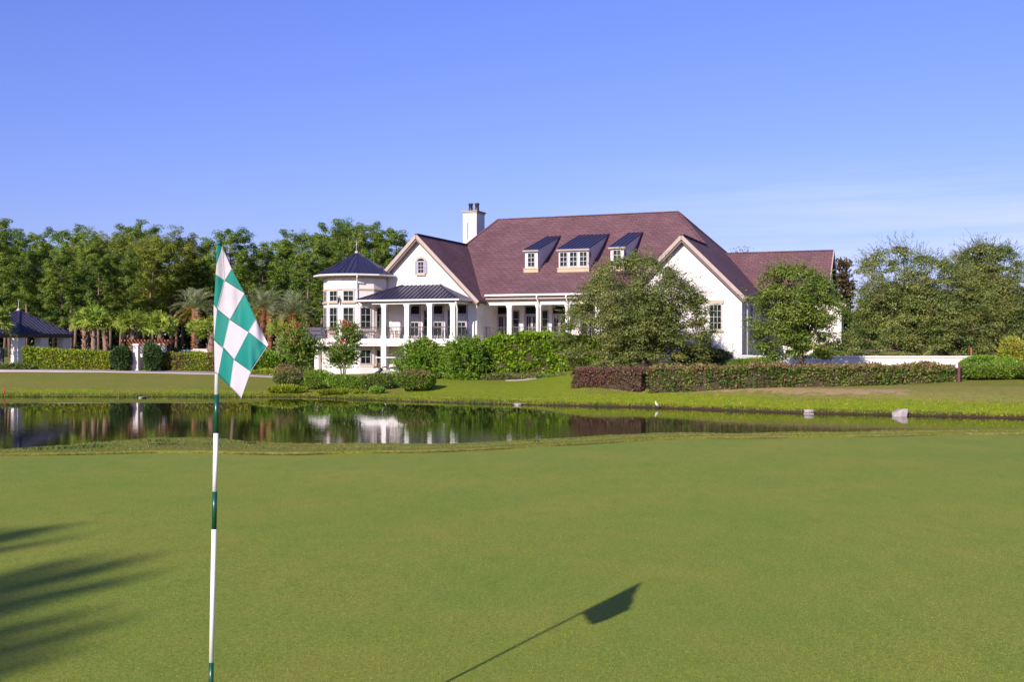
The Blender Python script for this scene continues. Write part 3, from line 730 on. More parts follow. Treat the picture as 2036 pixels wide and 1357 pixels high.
def datepalm(name,label,px,D,ycrown,rpx,nf=46,group='date palms'):
    x=wx(px,D); z0=gz(x,D); zc=wz(ycrown,D)-z0; Rr=rpx/F*D
    root=empty(name,(x,D,z0),rng.uniform(0,6),label,'palm tree',group)
    mb=MB(); mb.tube([(0,0,-.2),(0,0,zc*.5),(0,0,zc-.35),(0,0,zc-.1)],[.30,.25,.27,.36],10)
    for k in range(90):
        z=zc*rng.uniform(.1,.97); a=rng.uniform(0,6.28); c_,s_=math.cos(a),math.sin(a)
        mb.bar((c_*.24,s_*.24,z),(c_*.36,s_*.36,z+.14),.11,.05)
    mb.build('trunk',M['datebark'],root)
    lv=Leaves(); top=np.array([0,0,zc])
    for k in range(nf):
        a=k*2.4+rng.uniform(-.3,.3); q=(k+.5)/nf; el=1.45-1.85*q+rng.uniform(-.12,.12)
        d=np.array([math.cos(a),math.sin(a),0]); L=Rr*rng.uniform(.95,1.2); m=22; mi=1 if q>.84 else 0
        t=np.linspace(.12,1,m); e=el-t**1.6*(.75+.3*rng.random())
        seg=np.stack([np.cos(e)[:,None]*d],0)[0]+np.stack([0*e,0*e,np.sin(e)],-1)
        pos=top+np.cumsum(seg*(L/m),0); rd=unit(seg); s_=unit(np.cross(rd,np.array([0,0,1.0])+0*rd)); nr=np.cross(s_,rd)
        lv.add(pos,rd,s_,L/m*1.4,.05,mi)
        for sg in (-1,1):
            td=unit(rd*.75+s_*sg*.75+nr*.35+rng.normal(size=rd.shape)*.08); ll=Rr*.30*np.sin(np.pi*np.clip(t*.85+.12,0,1))**.6
            lv.add(pos+td*(ll*.5)[:,None],td,unit(np.cross(td,nr+rng.normal(size=rd.shape)*.3)),ll,.045,mi)
    link('crown',lv.mesh('crown',[M['date_leaf'],M['date_low']]),root)
    return root
def blades(name,X,Y,H,W,mat,lean=.35,z=None):
    n=len(X); Z=ground(X,Y) if z is None else z
    a=rng.uniform(0,6.28,n); d=unit(np.stack([np.cos(a)*lean,np.sin(a)*lean,np.ones(n)],-1)*np.stack([rng.random(n)]*2+[np.ones(n)],-1))
    b=unit(np.stack([-np.sin(a),np.cos(a),0*a],-1)+rng.normal(size=(n,3))*.3); P=np.stack([X,Y,Z],-1)
    t=d*H[:,None]; V=np.stack([P-b*W[:,None]*.5,P+b*W[:,None]*.5,P+t],1).reshape(-1,3)
    me=np_mesh(name,V,[np.arange(len(V)).reshape(-1,3)],mat)
    return tag(link(name,me),kind='stuff')

# ================================================================== THE CLUBHOUSE  (plan axes u along the ridge, v into the depth, z up)
HO=(-30.0,90.0,-1.3)
def hw(u,v,z=None):
    p=(u*CS+v*SN, -u*SN+v*CS)
    return p if z is None else (*p,z)
house=empty('clubhouse',(*hw(HO[0],HO[1]),HO[2]),-TH,'large white stucco clubhouse with red brown shingle roof, corner turret and columned porches','building')
def HB(mb,name,mats,parent=None,**k): return mb.build(name,mats,parent or house,org=HO,**k)
Z0,DK=-1.6,1.95
def zmain(v): return 14.255-.6667*(103.1-v) if v>97.4 else 10.455-.571*(97.4-v)
def main_hit(px,py):
    """where a line of sight meets the front slope of the main roof"""
    x=(px-CX)/F; lo,hi=90.,125.
    for _ in range(60):
        d=(lo+hi)/2; v=d*(SN*x+CS); z=CZ+(HY-py)/F*d
        if z>zmain(v): lo=d
        else: hi=d
    return d*(CS*x-SN), v, z

# ---------------- walls
w_=MB()
w_.box(-46.0,-14.27,93.0,117.3,Z0,5.25)                      # main block
w_.box(-48.83,-37.47,88.28,97.5,Z0,5.1); w_.box(-23.93,-14.25,88.28,95.5,Z0,5.1)
w_.box(-14.3,-9.1,101.6,114.2,Z0,5.2)
HB(w_,'wall',M['stucco'])
def gable_wall(u0,u1,ua,za,v,off,name='gable_wall'):
    g=MB(); g.slab([(u0,v,Z0),(u1,v,Z0),(u1,v,za-(u1-ua)),(ua,v,za),(u0,v,za-(ua-u0))],(0,off,0)); return HB(g,name,M['stucco'])
LA,RA=(-43.15,11.36),(-19.05,10.455)
gable_wall(-48.85,-37.45,LA[0],LA[1]-.33,88.0,.27)
gable_wall(-23.95,-14.25,RA[0],RA[1]-.33,88.0,.27)
g=MB(); g.slab([(-9.08,101.6,5.2),(-9.08,114.2,5.2),(-9.08,108,10.1)],(-.25,0,0)); HB(g,'gable_wall',M['stucco'])
# ---------------- shingle roofs
T=(0,0,-.24)
r=MB()
r.slab([(-41.5,103.1,14.255),(-43.7,97.4,10.455),(-19.05,97.4,10.455),(-22.85,103.1,14.255)],T)
r.slab([(-43.7,97.4,10.455),(-46.4,89.3,5.83),(-19.05,89.3,5.83),(-19.05,97.4,10.455)],T)
r.slab([(-41.5,103.1,14.255),(-46.5,117.5,5.5),(-46.4,89.3,5.83),(-43.7,97.4,10.455)],T)
r.slab([(-41.5,103.1,14.255),(-22.85,103.1,14.255),(-13.93,117.6,5.335),(-46.5,117.5,5.5)],T)
HB(r,'main_roof',M['shingle'])
r=MB()
r.slab([(-13.93,87.45,5.335),(RA[0],87.45,RA[1]),(RA[0],97.4,10.455),(-22.85,103.1,14.255),(-13.93,117.6,5.335)],T)
r.slab([(RA[0],87.45,RA[1]),(-24.3,87.45,5.205),(-24.3,89.0,5.205),(RA[0],97.6,RA[1])],T)
HB(r,'gable_roof',M['shingle'])
r=MB()
r.slab([(LA[0],87.45,LA[1]),(-37.1,87.45,5.31),(-37.1,89.35,5.31),(LA[0],99.0,LA[1])],T)
r.slab([(LA[0],87.45,LA[1]),(-49.2,87.45,5.31),(-49.2,99.0,5.31),(LA[0],99.0,LA[1])],T)
HB(r,'gable_roof',M['shingle'])
r=MB()
r.slab([(-20.2,108,10.47),(-20.2,101.2,5.33),(-8.78,101.2,5.33),(-8.78,108,10.47)],T)
r.slab([(-20.2,108,10.47),(-8.78,108,10.47),(-8.78,114.8,5.33),(-20.2,114.8,5.33)],T)
HB(r,'rear_roof',M['shingle'])
# ridge caps
r=MB()
for a,b in (((-41.5,103.1,14.27),(-22.85,103.1,14.27)),((-22.85,103.1,14.27),(RA[0],97.4,10.47)),((RA[0],87.45,RA[1]+.015),(RA[0],97.4,RA[1]+.015)),
            ((LA[0],87.45,LA[1]+.015),(LA[0],98.7,LA[1]+.015)),((-20.0,108,10.485),(-8.78,108,10.485)),((-41.5,103.1,14.27),(-43.7,97.4,10.47)),((-22.85,103.1,14.27),(-18.9,109.5,10.3))):
    r.bar(a,b,.30,.09)
HB(r,'ridge_cap',M['shingle'])
# ---------------- rake boards, fascias, gutters
def rake(ua,za,half,v):
    b=MB()
    for s in (-1,1):
        A=Vector((ua,v,za-.17)); B=Vector((ua+s*half,v,za-.17-half))
        b.bar(A,B,.10,.29,0,up=(s,0,1)); 
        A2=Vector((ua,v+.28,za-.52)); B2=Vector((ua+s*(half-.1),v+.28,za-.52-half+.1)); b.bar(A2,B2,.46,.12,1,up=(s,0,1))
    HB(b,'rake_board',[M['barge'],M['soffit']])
rake(LA[0],LA[1],6.05,87.39); rake(RA[0],RA[1],5.15,87.39)
b=MB()
for s in (-1,1):
    b.bar((-8.73,108,10.3),(-8.73,108+s*6.8,5.16),.10,.30,0,up=(0,s,1))
HB(b,'rake_board',[M['barge'],M['soffit']])
for q in ((-37.2,-24.25,89.12,89.28,5.74,5.90),(-13.95,-13.80,87.6,101,5.2,5.34),(-13.79,-8.9,101.03,101.18,5.2,5.34)):
    b=MB(); b.box(*q); HB(b,'gutter',M['trim'])
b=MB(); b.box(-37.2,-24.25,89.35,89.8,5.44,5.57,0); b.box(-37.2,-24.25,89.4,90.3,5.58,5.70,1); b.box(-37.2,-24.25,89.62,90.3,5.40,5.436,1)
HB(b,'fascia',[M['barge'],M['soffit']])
b=MB(); b.box(-14.24,-13.97,88.1,101.4,5.02,5.14,0); HB(b,'fascia',M['barge'])
b=MB(); b.box(-37.44,-24.0,89.8,90.2,4.95,5.39); HB(b,'porch_beam',M['stucco'])
b=MB(); b.box(-37.44,-24.0,90.21,92.98,5.20,5.30); HB(b,'porch_ceiling',M['trim'])
b=MB(); b.box(-37.44,-24.0,89.68,92.99,1.5,DK); b.box(-37.44,-24.0,90.0,92.9,Z0,1.49); HB(b,'porch_deck',M['stucco'])
def column(u,v,z0,z1,w=.42):
    c=MB(); h=w/2
    c.box(u-h,u+h,v-h,v+h,z0+.28,z1-.26); c.box(u-h-.045,u+h+.045,v-h-.045,v+h+.045,z0,z0+.277); c.box(u-h-.04,u+h+.04,v-h-.04,v+h+.04,z1-.257,z1-.13); c.box(u-h-.07,u+h+.07,v-h-.07,v+h+.07,z1-.127,z1-.003)
    return HB(c,'column',M['trim'])
pc=[uu(960,90),uu(1014,90),uu(1072,90),uu(1130,90)]; sp_=pc[-1]-pc[-2]
pc+= [pc[-1]+sp_,pc[-1]+2*sp_]
for u in pc: column(u,90.0,DK,4.95)
def spout(u,v0,v1,ztop,zbot):
    s=MB(); s.tube([(u,v0,ztop),(u,v0,ztop-.22),(u,v1,ztop-.62),(u,v1,zbot)],.07,7); return HB(s,'downspout',M['trim'])
for u in (pc[0]+.12,pc[2]+.05,pc[3]+.05): spout(u,89.2,89.66,5.75,DK)
spout(-13.9,87.9,88.6,5.2,0.2)

# ---------------- windows and doors
def window(c,w,h,ang=0,cols=2,rows=2,sill=True,lintel=False,fr=.09,blind=0,shutters=False,arch=False,lab=None,parent=None,box=None,glass='glass',recess=0):
    """a framed window whose face looks along -y before it is turned by ang"""
    f=MB(); p=.07
    f.box(-w/2-fr,-w/2,-p,0.02,-fr,h+fr); f.box(w/2,w/2+fr,-p,0.02,-fr,h+fr); f.box(-w/2,w/2,-p,.02,h,h+fr); f.box(-w/2,w/2,-p,.02,-fr,0)
    for i in range(1,cols): x=-w/2+w*i/cols; f.box(x-.02,x+.02,-p+.022,-.012,0,h,1)
    for j in range(1,rows): z=h*j/rows; f.box(-w/2,w/2,-p+.024,-.014,z-.02,z+.02,1)
    o=HB(f.xf(ang,c),'window',[M['frame'],M['muntin']],parent)
    if lab: o['label']=lab
    if parent is None:
        g=MB(); g.box(-w/2,w/2,-.025,.01,0,h); HB(g.xf(ang,c),'pane',M[glass],o)
        if blind: g=MB(); g.box(-w/2+.02,w/2-.02,-.034,-.027,h*(1-blind),h-.01); HB(g.xf(ang,c),'blind',M['blind'],o)
        if sill: g=MB(); g.box(-w/2-fr-.1,w/2+fr+.1,-.17,.02,-fr-.16,-fr-.005); HB(g.xf(ang,c),'sill',M['tan'],o)
        if lintel: g=MB(); g.box(-w/2-fr-.12,w/2+fr+.12,-.10,.02,h+fr+.005,h+fr+.30); HB(g.xf(ang,c),'lintel',M['tan'],o)
        if arch:
            g=MB(); n=9; P=[]
            for i in range(n+1):
                a=math.pi*(i/n); P.append((math.cos(a)*(w/2+fr),h+fr+.005+math.sin(a)*.22))
            top=[(math.cos(math.pi*i/n)*(w/2+fr+.16),h+fr+.005+math.sin(math.pi*i/n)*.40) for i in range(n+1)]
            for i in range(n):
                q=[P[i],P[i+1],top[i+1],top[i]]; g.slab([(a_,-.09,b_) for a_,b_ in q],(0,.11,0))
            HB(g.xf(ang,c),'lintel',M['tan'],o)
            g=MB(); g.slab([(a_,-.028,b_) for a_,b_ in P],(0,.03,0)); HB(g.xf(ang,c),'arch_panel',M['glass'],o)
        if shutters:
            for s in (-1,1):
                g=MB(); x0=s*(w/2+fr+.015); x1=s*(w/2+fr+.015+w*.48); g.box(x0,x1,-.075,.01,-fr,h+fr)
                for zz in (.15,.5,.85): g.box(x0+s*.03,x1-s*.03,-.09,-.076,h*zz-.05,h*zz+.05)
                HB(g.xf(ang,c),'shutter',M['shutter'],o)
    return o
def door(c,w,h,ang=0,leaves=2,tr=.55,blind=0.0):
    f=MB(); p=.06; fr=.12
    f.box(-w/2-fr,-w/2,-p,.02,0,h+fr); f.box(w/2,w/2+fr,-p,.02,0,h+fr); f.box(-w/2,w/2,-p,.02,h,h+fr); hl=h-tr
    f.box(-w/2,w/2,-p+.005,.02,hl,hl+.09)
    o=HB(f.xf(ang,c),'door',M['door'])
    lw=w/leaves
    for k in range(leaves):
        l=MB(); x0=-w/2+k*lw+.005; x1=x0+lw-.01; s=.10
        l.box(x0,x0+s,-.05,-.01,.02,hl-.01); l.box(x1-s,x1,-.05,-.01,.02,hl-.01); l.box(x0+s,x1-s,-.05,-.01,.02,.30); l.box(x0+s,x1-s,-.05,-.01,hl-.14,hl-.01)
        l.box(x0+s,x1-s,-.047,-.012,1.0,1.10); l.box((x0+x1)/2-.018,(x0+x1)/2+.018,-.045,-.014,.30,hl-.14)
        HB(l.xf(ang,c),'door_leaf',M['door'],o)
    g=MB(); g.box(-w/2,w/2,-.022,.005,.02,hl); HB(g.xf(ang,c),'pane',M['glass'],o)
    g=MB(); g.box(-w/2,w/2,-.03,.005,hl+.09,h); HB(g.xf(ang,c),'transom',M['dark'],o)
    if blind: g=MB(); g.box(-w/2+.12,w/2-.12,-.028,-.023,hl-.14-blind,hl-.15); HB(g.xf(ang,c),'blind',M['blind'],o)
    return o
for px,w in ((971,1.0),(1003,1.25),(1058,1.25),(1113,1.25)): door((uu(px,93),92.98,DK),w,2.95,0,2,.75)
for px in (1026,1083): window((uu(px,93),92.98,DK+.35),.62,2.2,0,1,3,False)
for k in (1,2): door((uu(1113,93)+k*sp_,92.98,DK),1.25,2.95,0,2,.75)
for px in (825,871,918): door((uu(px,88),87.98,DK),.92,2.95,0,1,.8,blind=.55)
for px in (848,896): window((uu(px,88),87.98,DK+.35),.42,2.2,0,1,3,False)
# attic window of the left gable
u,z=uz(837.5,543,88); window((u,87.98,z),.52,.98,0,2,3,True,shutters=True,arch=True,lab='small arched attic window between two lavender shutters')
# right gable window and those of the right flank
u,z=uz(1423,652,88); window((u,87.98,z-.1),.88,1.95,0,3,4,True,lintel=True)
for v,w in ((90.4,.8),(92.6,.9),(96.2,.9),(98.6,.9)): window((-14.23,v,2.15),w,2.6,R(90),2,4,True)
for u in (-12.6,-10.9): window((u,101.58,1.9),.9,2.2,0,2,4,True,lintel=True)
for u in (-12.0,): window((u,101.58,-.4),.9,1.3,0,2,2,True)

# ---------------- standing seam roofs
def metal(mb,poly,eave,spacing=.42,th=.07,rib=.05,rh=.07):
    P=[Vector(p) for p in poly]; e0,e1=Vector(eave[0]),Vector(eave[1]); e=(e1-e0).normalized()
    n=(P[1]-P[0]).cross(P[2]-P[0]).normalized(); n=n if n.z>0 else -n
    g=n.cross(e).normalized(); g=g if g.z>0 else -g
    mb.slab(P,(0,0,-th))
    a=[(p-e0).dot(e) for p in P]; b_=[(p-e0).dot(g) for p in P]
    t=min(a)+spacing*.5
    while t<max(a)-.02:
        hit=[]
        for i in range(len(P)):
            j=(i+1)%len(P)
            if (a[i]-t)*(a[j]-t)<0: hit.append(b_[i]+(b_[j]-b_[i])*(t-a[i])/(a[j]-a[i]))
        if len(hit)>=2 and max(hit)-min(hit)>.15:
            A=e0+e*t+g*min(hit)+n*rh*.4; B=e0+e*t+g*(max(hit)-.01)+n*rh*.4; mb.bar(A,B,rib,rh,0,up=n)
        t+=spacing
m=MB()
EZ,EV=5.37,84.7
pf=[(-47.8,EV,EZ),(-37.8,EV,EZ),(-41.0,87.98,6.8),(-44.8,87.98,6.8)]
metal(m,pf,(pf[0],pf[1]))
pr=[(-37.8,EV,EZ),(-37.8,87.98,EZ),(-41.0,87.98,6.8)]; metal(m,pr,(pr[0],pr[1]))
pl=[(-47.8,EV,EZ),(-44.8,87.98,6.8),(-47.8,87.98,EZ)]; metal(m,pl,(pl[2],pl[0]))
for a,b_ in ((pf[1],pf[2]),(pf[0],pf[3])): m.bar(Vector(a)+Vector((0,0,.04)),Vector(b_)+Vector((0,0,.04)),.16,.09)
HB(m,'portico_roof',M['metal'])
b=MB(); b.box(-47.85,-37.67,EV-.13,EV-.01,EZ-.12,EZ+.02); b.box(-37.79,-37.67,EV-.01,87.95,EZ-.12,EZ+.02); HB(b,'gutter',M['trim'])
b=MB(); b.box(-46.3,-38.12,84.95,85.42,5.0,5.13,0); b.box(-47.4,-37.95,84.88,87.95,5.135,5.24,1); b.box(-38.5,-38.1,85.43,87.98,5.0,5.13,0); HB(b,'portico_beam',[M['trim'],M['barge']])
PV=85.25
cols=[uu(p,PV) for p in (765,810.5,856,901.5)]
for u in cols: column(u,PV,DK,5.0); column(u,PV,-1.5,1.5,.5)
spout(cols[-1]+.42,84.85,85.1,5.2,DK-.4)
# deck of the portico and the terrace round the turret
b=MB(); 
dk=[(-38.0,84.95),(-38.0,87.99),(-53.0,87.99),(-53.0,84.6),(-49.2,83.5),(-45.5,84.95)]
b.slab([(x,y,1.52) for x,y in dk],(0,0,DK-1.52))
dk2=[(-38.05,85.02),(-38.05,87.95),(-52.9,87.95),(-52.9,84.68),(-49.2,83.6),(-45.5,85.02)]
b.slab([(x,y,1.30) for x,y in dk2],(0,0,.215))
HB(b,'deck',M['trim'])
column(uu(628,85.0),85.3,-1.4,1.3,.42)
b=MB(); b.box(-53,-51.8,87.6,87.9,Z0,1.28); HB(b,'lower_wall',M['stucco'])
b=MB(); b.box(-51.7,-50.9,87.5,87.62,-1.2,.9); HB(b,'lower_door',M['sky_blue'])
# privacy screen at the terrace end
b=MB()
for x in np.arange(-52.9,-50.9,.5): b.box(x,x+.06,84.66,84.74,DK,DK+1.05)
b.box(-52.9,-50.9,84.68,84.72,DK+.06,DK+.30); b.box(-52.9,-50.9,84.68,84.72,DK+.36,DK+.68); b.box(-52.9,-50.9,84.68,84.72,DK+.74,DK+1.03)
b.box(-52.98,-52.92,84.7,87.5,DK+.06,DK+1.03)
HB(b,'privacy_screen',M['lilacgate'])
# railings
def railing(pts,h=1.02,sp=.13):
    m=MB(); bars=MB()
    for i in range(len(pts)-1):
        A=Vector((*pts[i],DK)); B=Vector((*pts[i+1],DK)); d=B-A; L=d.length
        up=Vector((0,0,1))
        m.bar(A+up*h,B+up*h,.065,.06); m.bar(A+up*.10,B+up*.10,.04,.03)
        n=max(2,int(L/sp))
        for k in range(1,n): p=A+d*(k/n); m.bar(p+up*.1,p+up*h,.03,.03)
        nn=max(1,int(round(L/1.9)))
        for k in range(nn+1): p=A+d*(k/nn); m.bar(p,p+up*(h+.03),.06,.06)
    return HB(m,'railing',M['iron'])
for a,b_ in zip(cols[:-1],cols[1:]): railing([(a+.22,PV-.06),(b_-.22,PV-.06)])
railing([(cols[-1],PV+.2),(cols[-1],87.95)])
railing([(-50.9,84.15),(-49.2,83.7),(-45.62,85.05)])
mp=[pc[0],pc[1],pc[2],pc[3],pc[4],pc[5]]
for a,b_ in zip(mp[:-1],mp[1:]): railing([(a+.22,90.0),(b_-.22,90.0)])
# ---------------- turret
TC=(-49.25,87.5); TR=3.0
def ring(r,z,k0=-60): return [(TC[0]+r*math.cos(R(k0+30*k)),TC[1]+r*math.sin(R(k0+30*k)),z) for k in range(12)]
def prism(mb,r0,z0,r1,z1,mi=0):
    A,B=ring(r0,z0),ring(r1,z1); mb.add(A+B,[tuple(range(11,-1,-1)),tuple(range(12,24))]+[(k,(k+1)%12,12+(k+1)%12,12+k) for k in range(12)],mi)
t=MB(); prism(t,TR,Z0,TR,7.55); turret=HB(t,'turret',M['stucco'])
t=MB(); prism(t,TR+.07,6.30,TR+.07,6.44); prism(t,TR+.04,7.36,TR+.04,7.56); HB(t,'string_course',M['tan'],turret)
t=MB(); E,A=ring(3.80,7.66),(TC[0],TC[1],9.88)
for k in range(12):
    a,b_=E[k],E[(k+1)%12]; metal(t,[a,b_,A],(a,b_),.46,.06,.045,.06)
    t.bar(Vector(a)+Vector((0,0,.03)),Vector(A)+Vector((0,0,.02)),.10,.07)
tr_=HB(t,'turret_roof',M['metal'])
t=MB(); prism(t,3.70,7.565,3.76,7.595); HB(t,'soffit',M['trim'],tr_)
t=MB()
E=ring(3.84,7.66)
for k in range(12): t.bar(E[k],E[(k+1)%12],.13,.13)
HB(t,'gutter',M['trim'])
t=MB(); t.tube([(TC[0],TC[1],9.8),(TC[0],TC[1],10.0),(TC[0],TC[1],10.05)],[.2,.14,.05],10); t.tube([(TC[0],TC[1],10.0),(TC[0],TC[1],10.5),(TC[0],TC[1],11.1)],[.032,.024,.008],8)
t.tube([(TC[0],TC[1],10.52),(TC[0],TC[1],10.62),(TC[0],TC[1],10.72)],[.024,.06,.02],10); t.tube([(TC[0]-.12,TC[1],10.82),(TC[0]+.10,TC[1],10.86)],.012,5)
HB(t,'finial',M['concrete'],tr_)
AP=TR*math.cos(R(15))
def facet(phi): return (TC[0]+(AP+.005)*math.cos(R(phi)),TC[1]+(AP+.005)*math.sin(R(phi)))
for phi in (-135,-105,-75): 
    x,y=facet(phi); window((x,y,5.36),.86,.86,R(phi+90),2,2,True)
for phi in (-135,-105,-75,-45,-15):
    x,y=facet(phi); window((x,y,2.86),.86,1.85,R(phi+90),2,3,True)
for phi in (-105,-75,-45,-15):
    x,y=facet(phi); window((x,y,-.25),.86,1.15,R(phi+90),2,2,phi>-60,lintel=phi>-60)
t=MB(); x,y=facet(-45); t.box(-.62,.62,-.42,0,-1.4,-.55); t.box(-.66,.66,-.46,0,-.55,-.47); HB(t.xf(R(45),(x,y,0)),'bay_panel',M['trim'])
vx,vy=TC[0]+(TR+.09)*math.cos(R(-60)),TC[1]+(TR+.09)*math.sin(R(-60))
s=MB(); s.tube([(TC[0]+3.8*math.cos(R(-60)),TC[1]+3.8*math.sin(R(-60)),7.6),(TC[0]+3.74*math.cos(R(-60)),TC[1]+3.74*math.sin(R(-60)),7.42),(vx,vy,6.95),(vx,vy,5.3),(vx+.5,vy-.1,4.95),(vx+.55,vy-.1,4.9)],.065,7); HB(s,'downspout',M['trim'])
def lantern(x,y,z,ang):
    l=MB(); l.bar((0,0,.25),(0,-.28,.32),.03,.03); l.tube([(0,-.28,-.28),(0,-.28,.12),(0,-.28,.24)],[.07,.12,.02],6); l.tube([(0,-.28,-.36),(0,-.28,-.28)],[.02,.08],6); l.bar((0,-.02,0),(0,-.02,.4),.07,.04)
    HB(l.xf(ang,(x,y,z)),'wall_lantern',M['iron'])
lantern(TC[0]+TR*.999*math.cos(R(-90)),TC[1]+TR*.999*math.sin(R(-90)),5.45,0)
lantern(TC[0]+TR*.999*math.cos(R(-150)),TC[1]+TR*.999*math.sin(R(-150)),5.2,R(-60))
# ---------------- chimney
c_u0,c_u1,c_v=uu(920.5,104),uu(947.5,104),104.0
ztop=CZ+(HY-421)/F*113.3
c=MB(); c.box(c_u0,c_u1,c_v,c_v+2.2,4,ztop); ch=HB(c,'chimney',M['stucco'])
c=MB(); c.box(c_u0-.14,c_u1+.14,c_v-.14,c_v+2.34,ztop,ztop+.10,0); c.box(c_u0-.06,c_u1+.06,c_v-.06,c_v+2.26,ztop-.16,ztop-.004,0); HB(c,'chimney_cap',M['barge'],ch)
for px in (936,948.5):
    u=uu(px,c_v+.75); c=MB(); c.tube([(u,c_v+.75,ztop+.1),(u,c_v+.75,ztop+.16),(u,c_v+.75,ztop+.75),(u,c_v+.75,ztop+.78),(u,c_v+.75,ztop+.95)],[.29,.24,.20,.26,.25],12); HB(c,'chimney_pot',M['iron'],ch)
c=MB(); c.box(c_u0+.52,c_u0+.60,c_v-.03,c_v+.02,ztop-2.9,ztop-1.1); HB(c,'chimney_slot',M['dark'],ch)
# ---------------- dormers
def dormer(pl,pr,pyb,pyt,ptop,nwin,rl,rr):
    """pl..pr front face, pyb its foot, pyt the eave, ptop the (px,py) of the roof's upper right corner"""
    u0,v0,zb=main_hit((pl+pr)/2,pyb); u_l,_=uz(pl,pyb,v0); u_r,_=uz(pr,pyb,v0); zt=uz((pl+pr)/2,pyt,v0)[1]
    ut,vt,ztp=main_hit(*ptop)
    d=MB(); d.slab([(u_l,v0,zb-.3),(u_l,v0,zt),(u_l,vt-.2,ztp-.16),(u_l,vt,zmain(vt)-.35)],(u_r-u_l,0,0))
    o=HB(d,'dormer',M['stucco'])
    m=MB(); ov=.16; sl=(ztp-zt)/(vt-v0+.25); f0=v0-.25; zf=zt+.04
    q=[(u_l-ov,f0,zf),(u_r+ov,f0,zf),(u_r+ov,vt+.1,zf+sl*(vt+.1-f0)),(u_l-ov,vt+.1,zf+sl*(vt+.1-f0))]
    metal(m,q,(q[0],q[1]),.40,.05,.04,.06); HB(m,'dormer_roof',M['metal'],o)
    m=MB(); m.box(u_l-ov,u_r+ov,f0-.03,f0+.04,zf-.17,zf-.055,0); HB(m,'dormer_fascia',M['barge'],o)
    m=MB(); m.box(u_l-.10,u_r+.10,v0-.12,v0-.005,zb-.06,zb+.26,0); m.box(u_l-.14,u_r+.14,v0-.17,v0-.004,zb+.263,zb+.34,0); HB(m,'sill',M['tan'],o)
    W=(u_r-u_l)/nwin; w=.62
    for k in range(nwin):
        cu=u_l+W*(k+.5); h=zt-zb-.34-.34
        f=MB(); zc=zb+.50; wb=.60 if nwin==1 else .62; hh=zt-zb-.78; fr=.08
        f.box(cu-wb/2-fr,cu-wb/2,v0-.07,v0+.02,zc-fr,zc+hh+fr); f.box(cu+wb/2,cu+wb/2+fr,v0-.07,v0+.02,zc-fr,zc+hh+fr); f.box(cu-wb/2,cu+wb/2,v0-.07,v0+.02,zc+hh,zc+hh+fr); f.box(cu-wb/2,cu+wb/2,v0-.07,v0+.02,zc-fr,zc)
        f.box(cu-.025,cu+.025,v0-.05,v0-.012,zc,zc+hh,1)
        for j in (1,2): f.box(cu-wb/2,cu+wb/2,v0-.048,v0-.014,zc+hh*j/3-.024,zc+hh*j/3+.024,1)
        f.box(cu-wb/2,cu+wb/2,v0-.025,v0+.01,zc,zc+hh,2)
        HB(f,'window',[M['frame'],M['muntin'],M['glass']],o)
    if pl!=1044:
        s=MB(); s.box(u_r-.02,u_r+.05,v0+.45,v0+.6,zt-.75,zt-.25); HB(s,'vent',M['iron'],o)
dormer(1044,1069,541,498,(1099,471),1,0,0)
dormer(1111,1170,540,496,(1197,467),3,0,0)
dormer(1214,1240,538,492,(1264,463.5),1,0,0)
# roof vent pipe
u,v,z=main_hit(1188,545); p=MB(); p.tube([(u,v,z-.1),(u,v,z+.3)],.08,8); HB(p,'vent_pipe',M['trim'])
# ---------------- oriel at the right end
o_u0,o_u1=-9.9,-7.45
b=MB(); b.box(o_u0,o_u1,100.0,102.6,1.45,5.05); oriel=HB(b,'oriel',M['stucco'])
b=MB(); b.box(o_u0+.3,o_u1-.3,100.3,102.4,1.15,1.448); b.box(o_u0+.1,o_u1-1.0,99.9,99.998,2.95,3.1); b.box(o_u0+.5,o_u1-.9,99.9,99.998,4.62,4.78); HB(b,'corbel',M['tan'],oriel)
b=MB(); b.slab([(o_u0-.6,99.6,6.25),(o_u1+.45,99.6,5.10),(o_u1+.45,103,5.10),(o_u0-.6,103,6.25)],(0,0,-.20)); HB(b,'oriel_roof',M['shingle'],oriel)
b=MB(); b.slab([(o_u0-.6,99.52,6.16),(o_u1+.45,99.52,5.01),(o_u1+.45,99.52,4.76),(o_u0-.6,99.52,5.91)],(0,.08,0)); HB(b,'rake_board',M['barge'],oriel)
for z0_,h in ((3.2,1.35),(1.75,.85)):
    f=MB(); f.box(-.45,.45,-.05,.01,0,h,0); f.box(-.40,-.02,-.06,-.052,.06,h-.06,1); f.box(.02,.40,-.06,-.052,.06,h-.06,1); HB(f.xf(0,(o_u0+.75,99.998,z0_)),'window',[M['frame'],M['glass']],oriel)
    f=MB(); f.box(-.9,.9,-.05,.01,0,h,0); f.box(-.84,-.03,-.06,-.052,.06,h-.06,1); f.box(.03,.84,-.06,-.052,.06,h-.06,1); HB(f.xf(R(90),(o_u1-.002,101.3,z0_)),'window',[M['frame'],M['glass']],oriel)

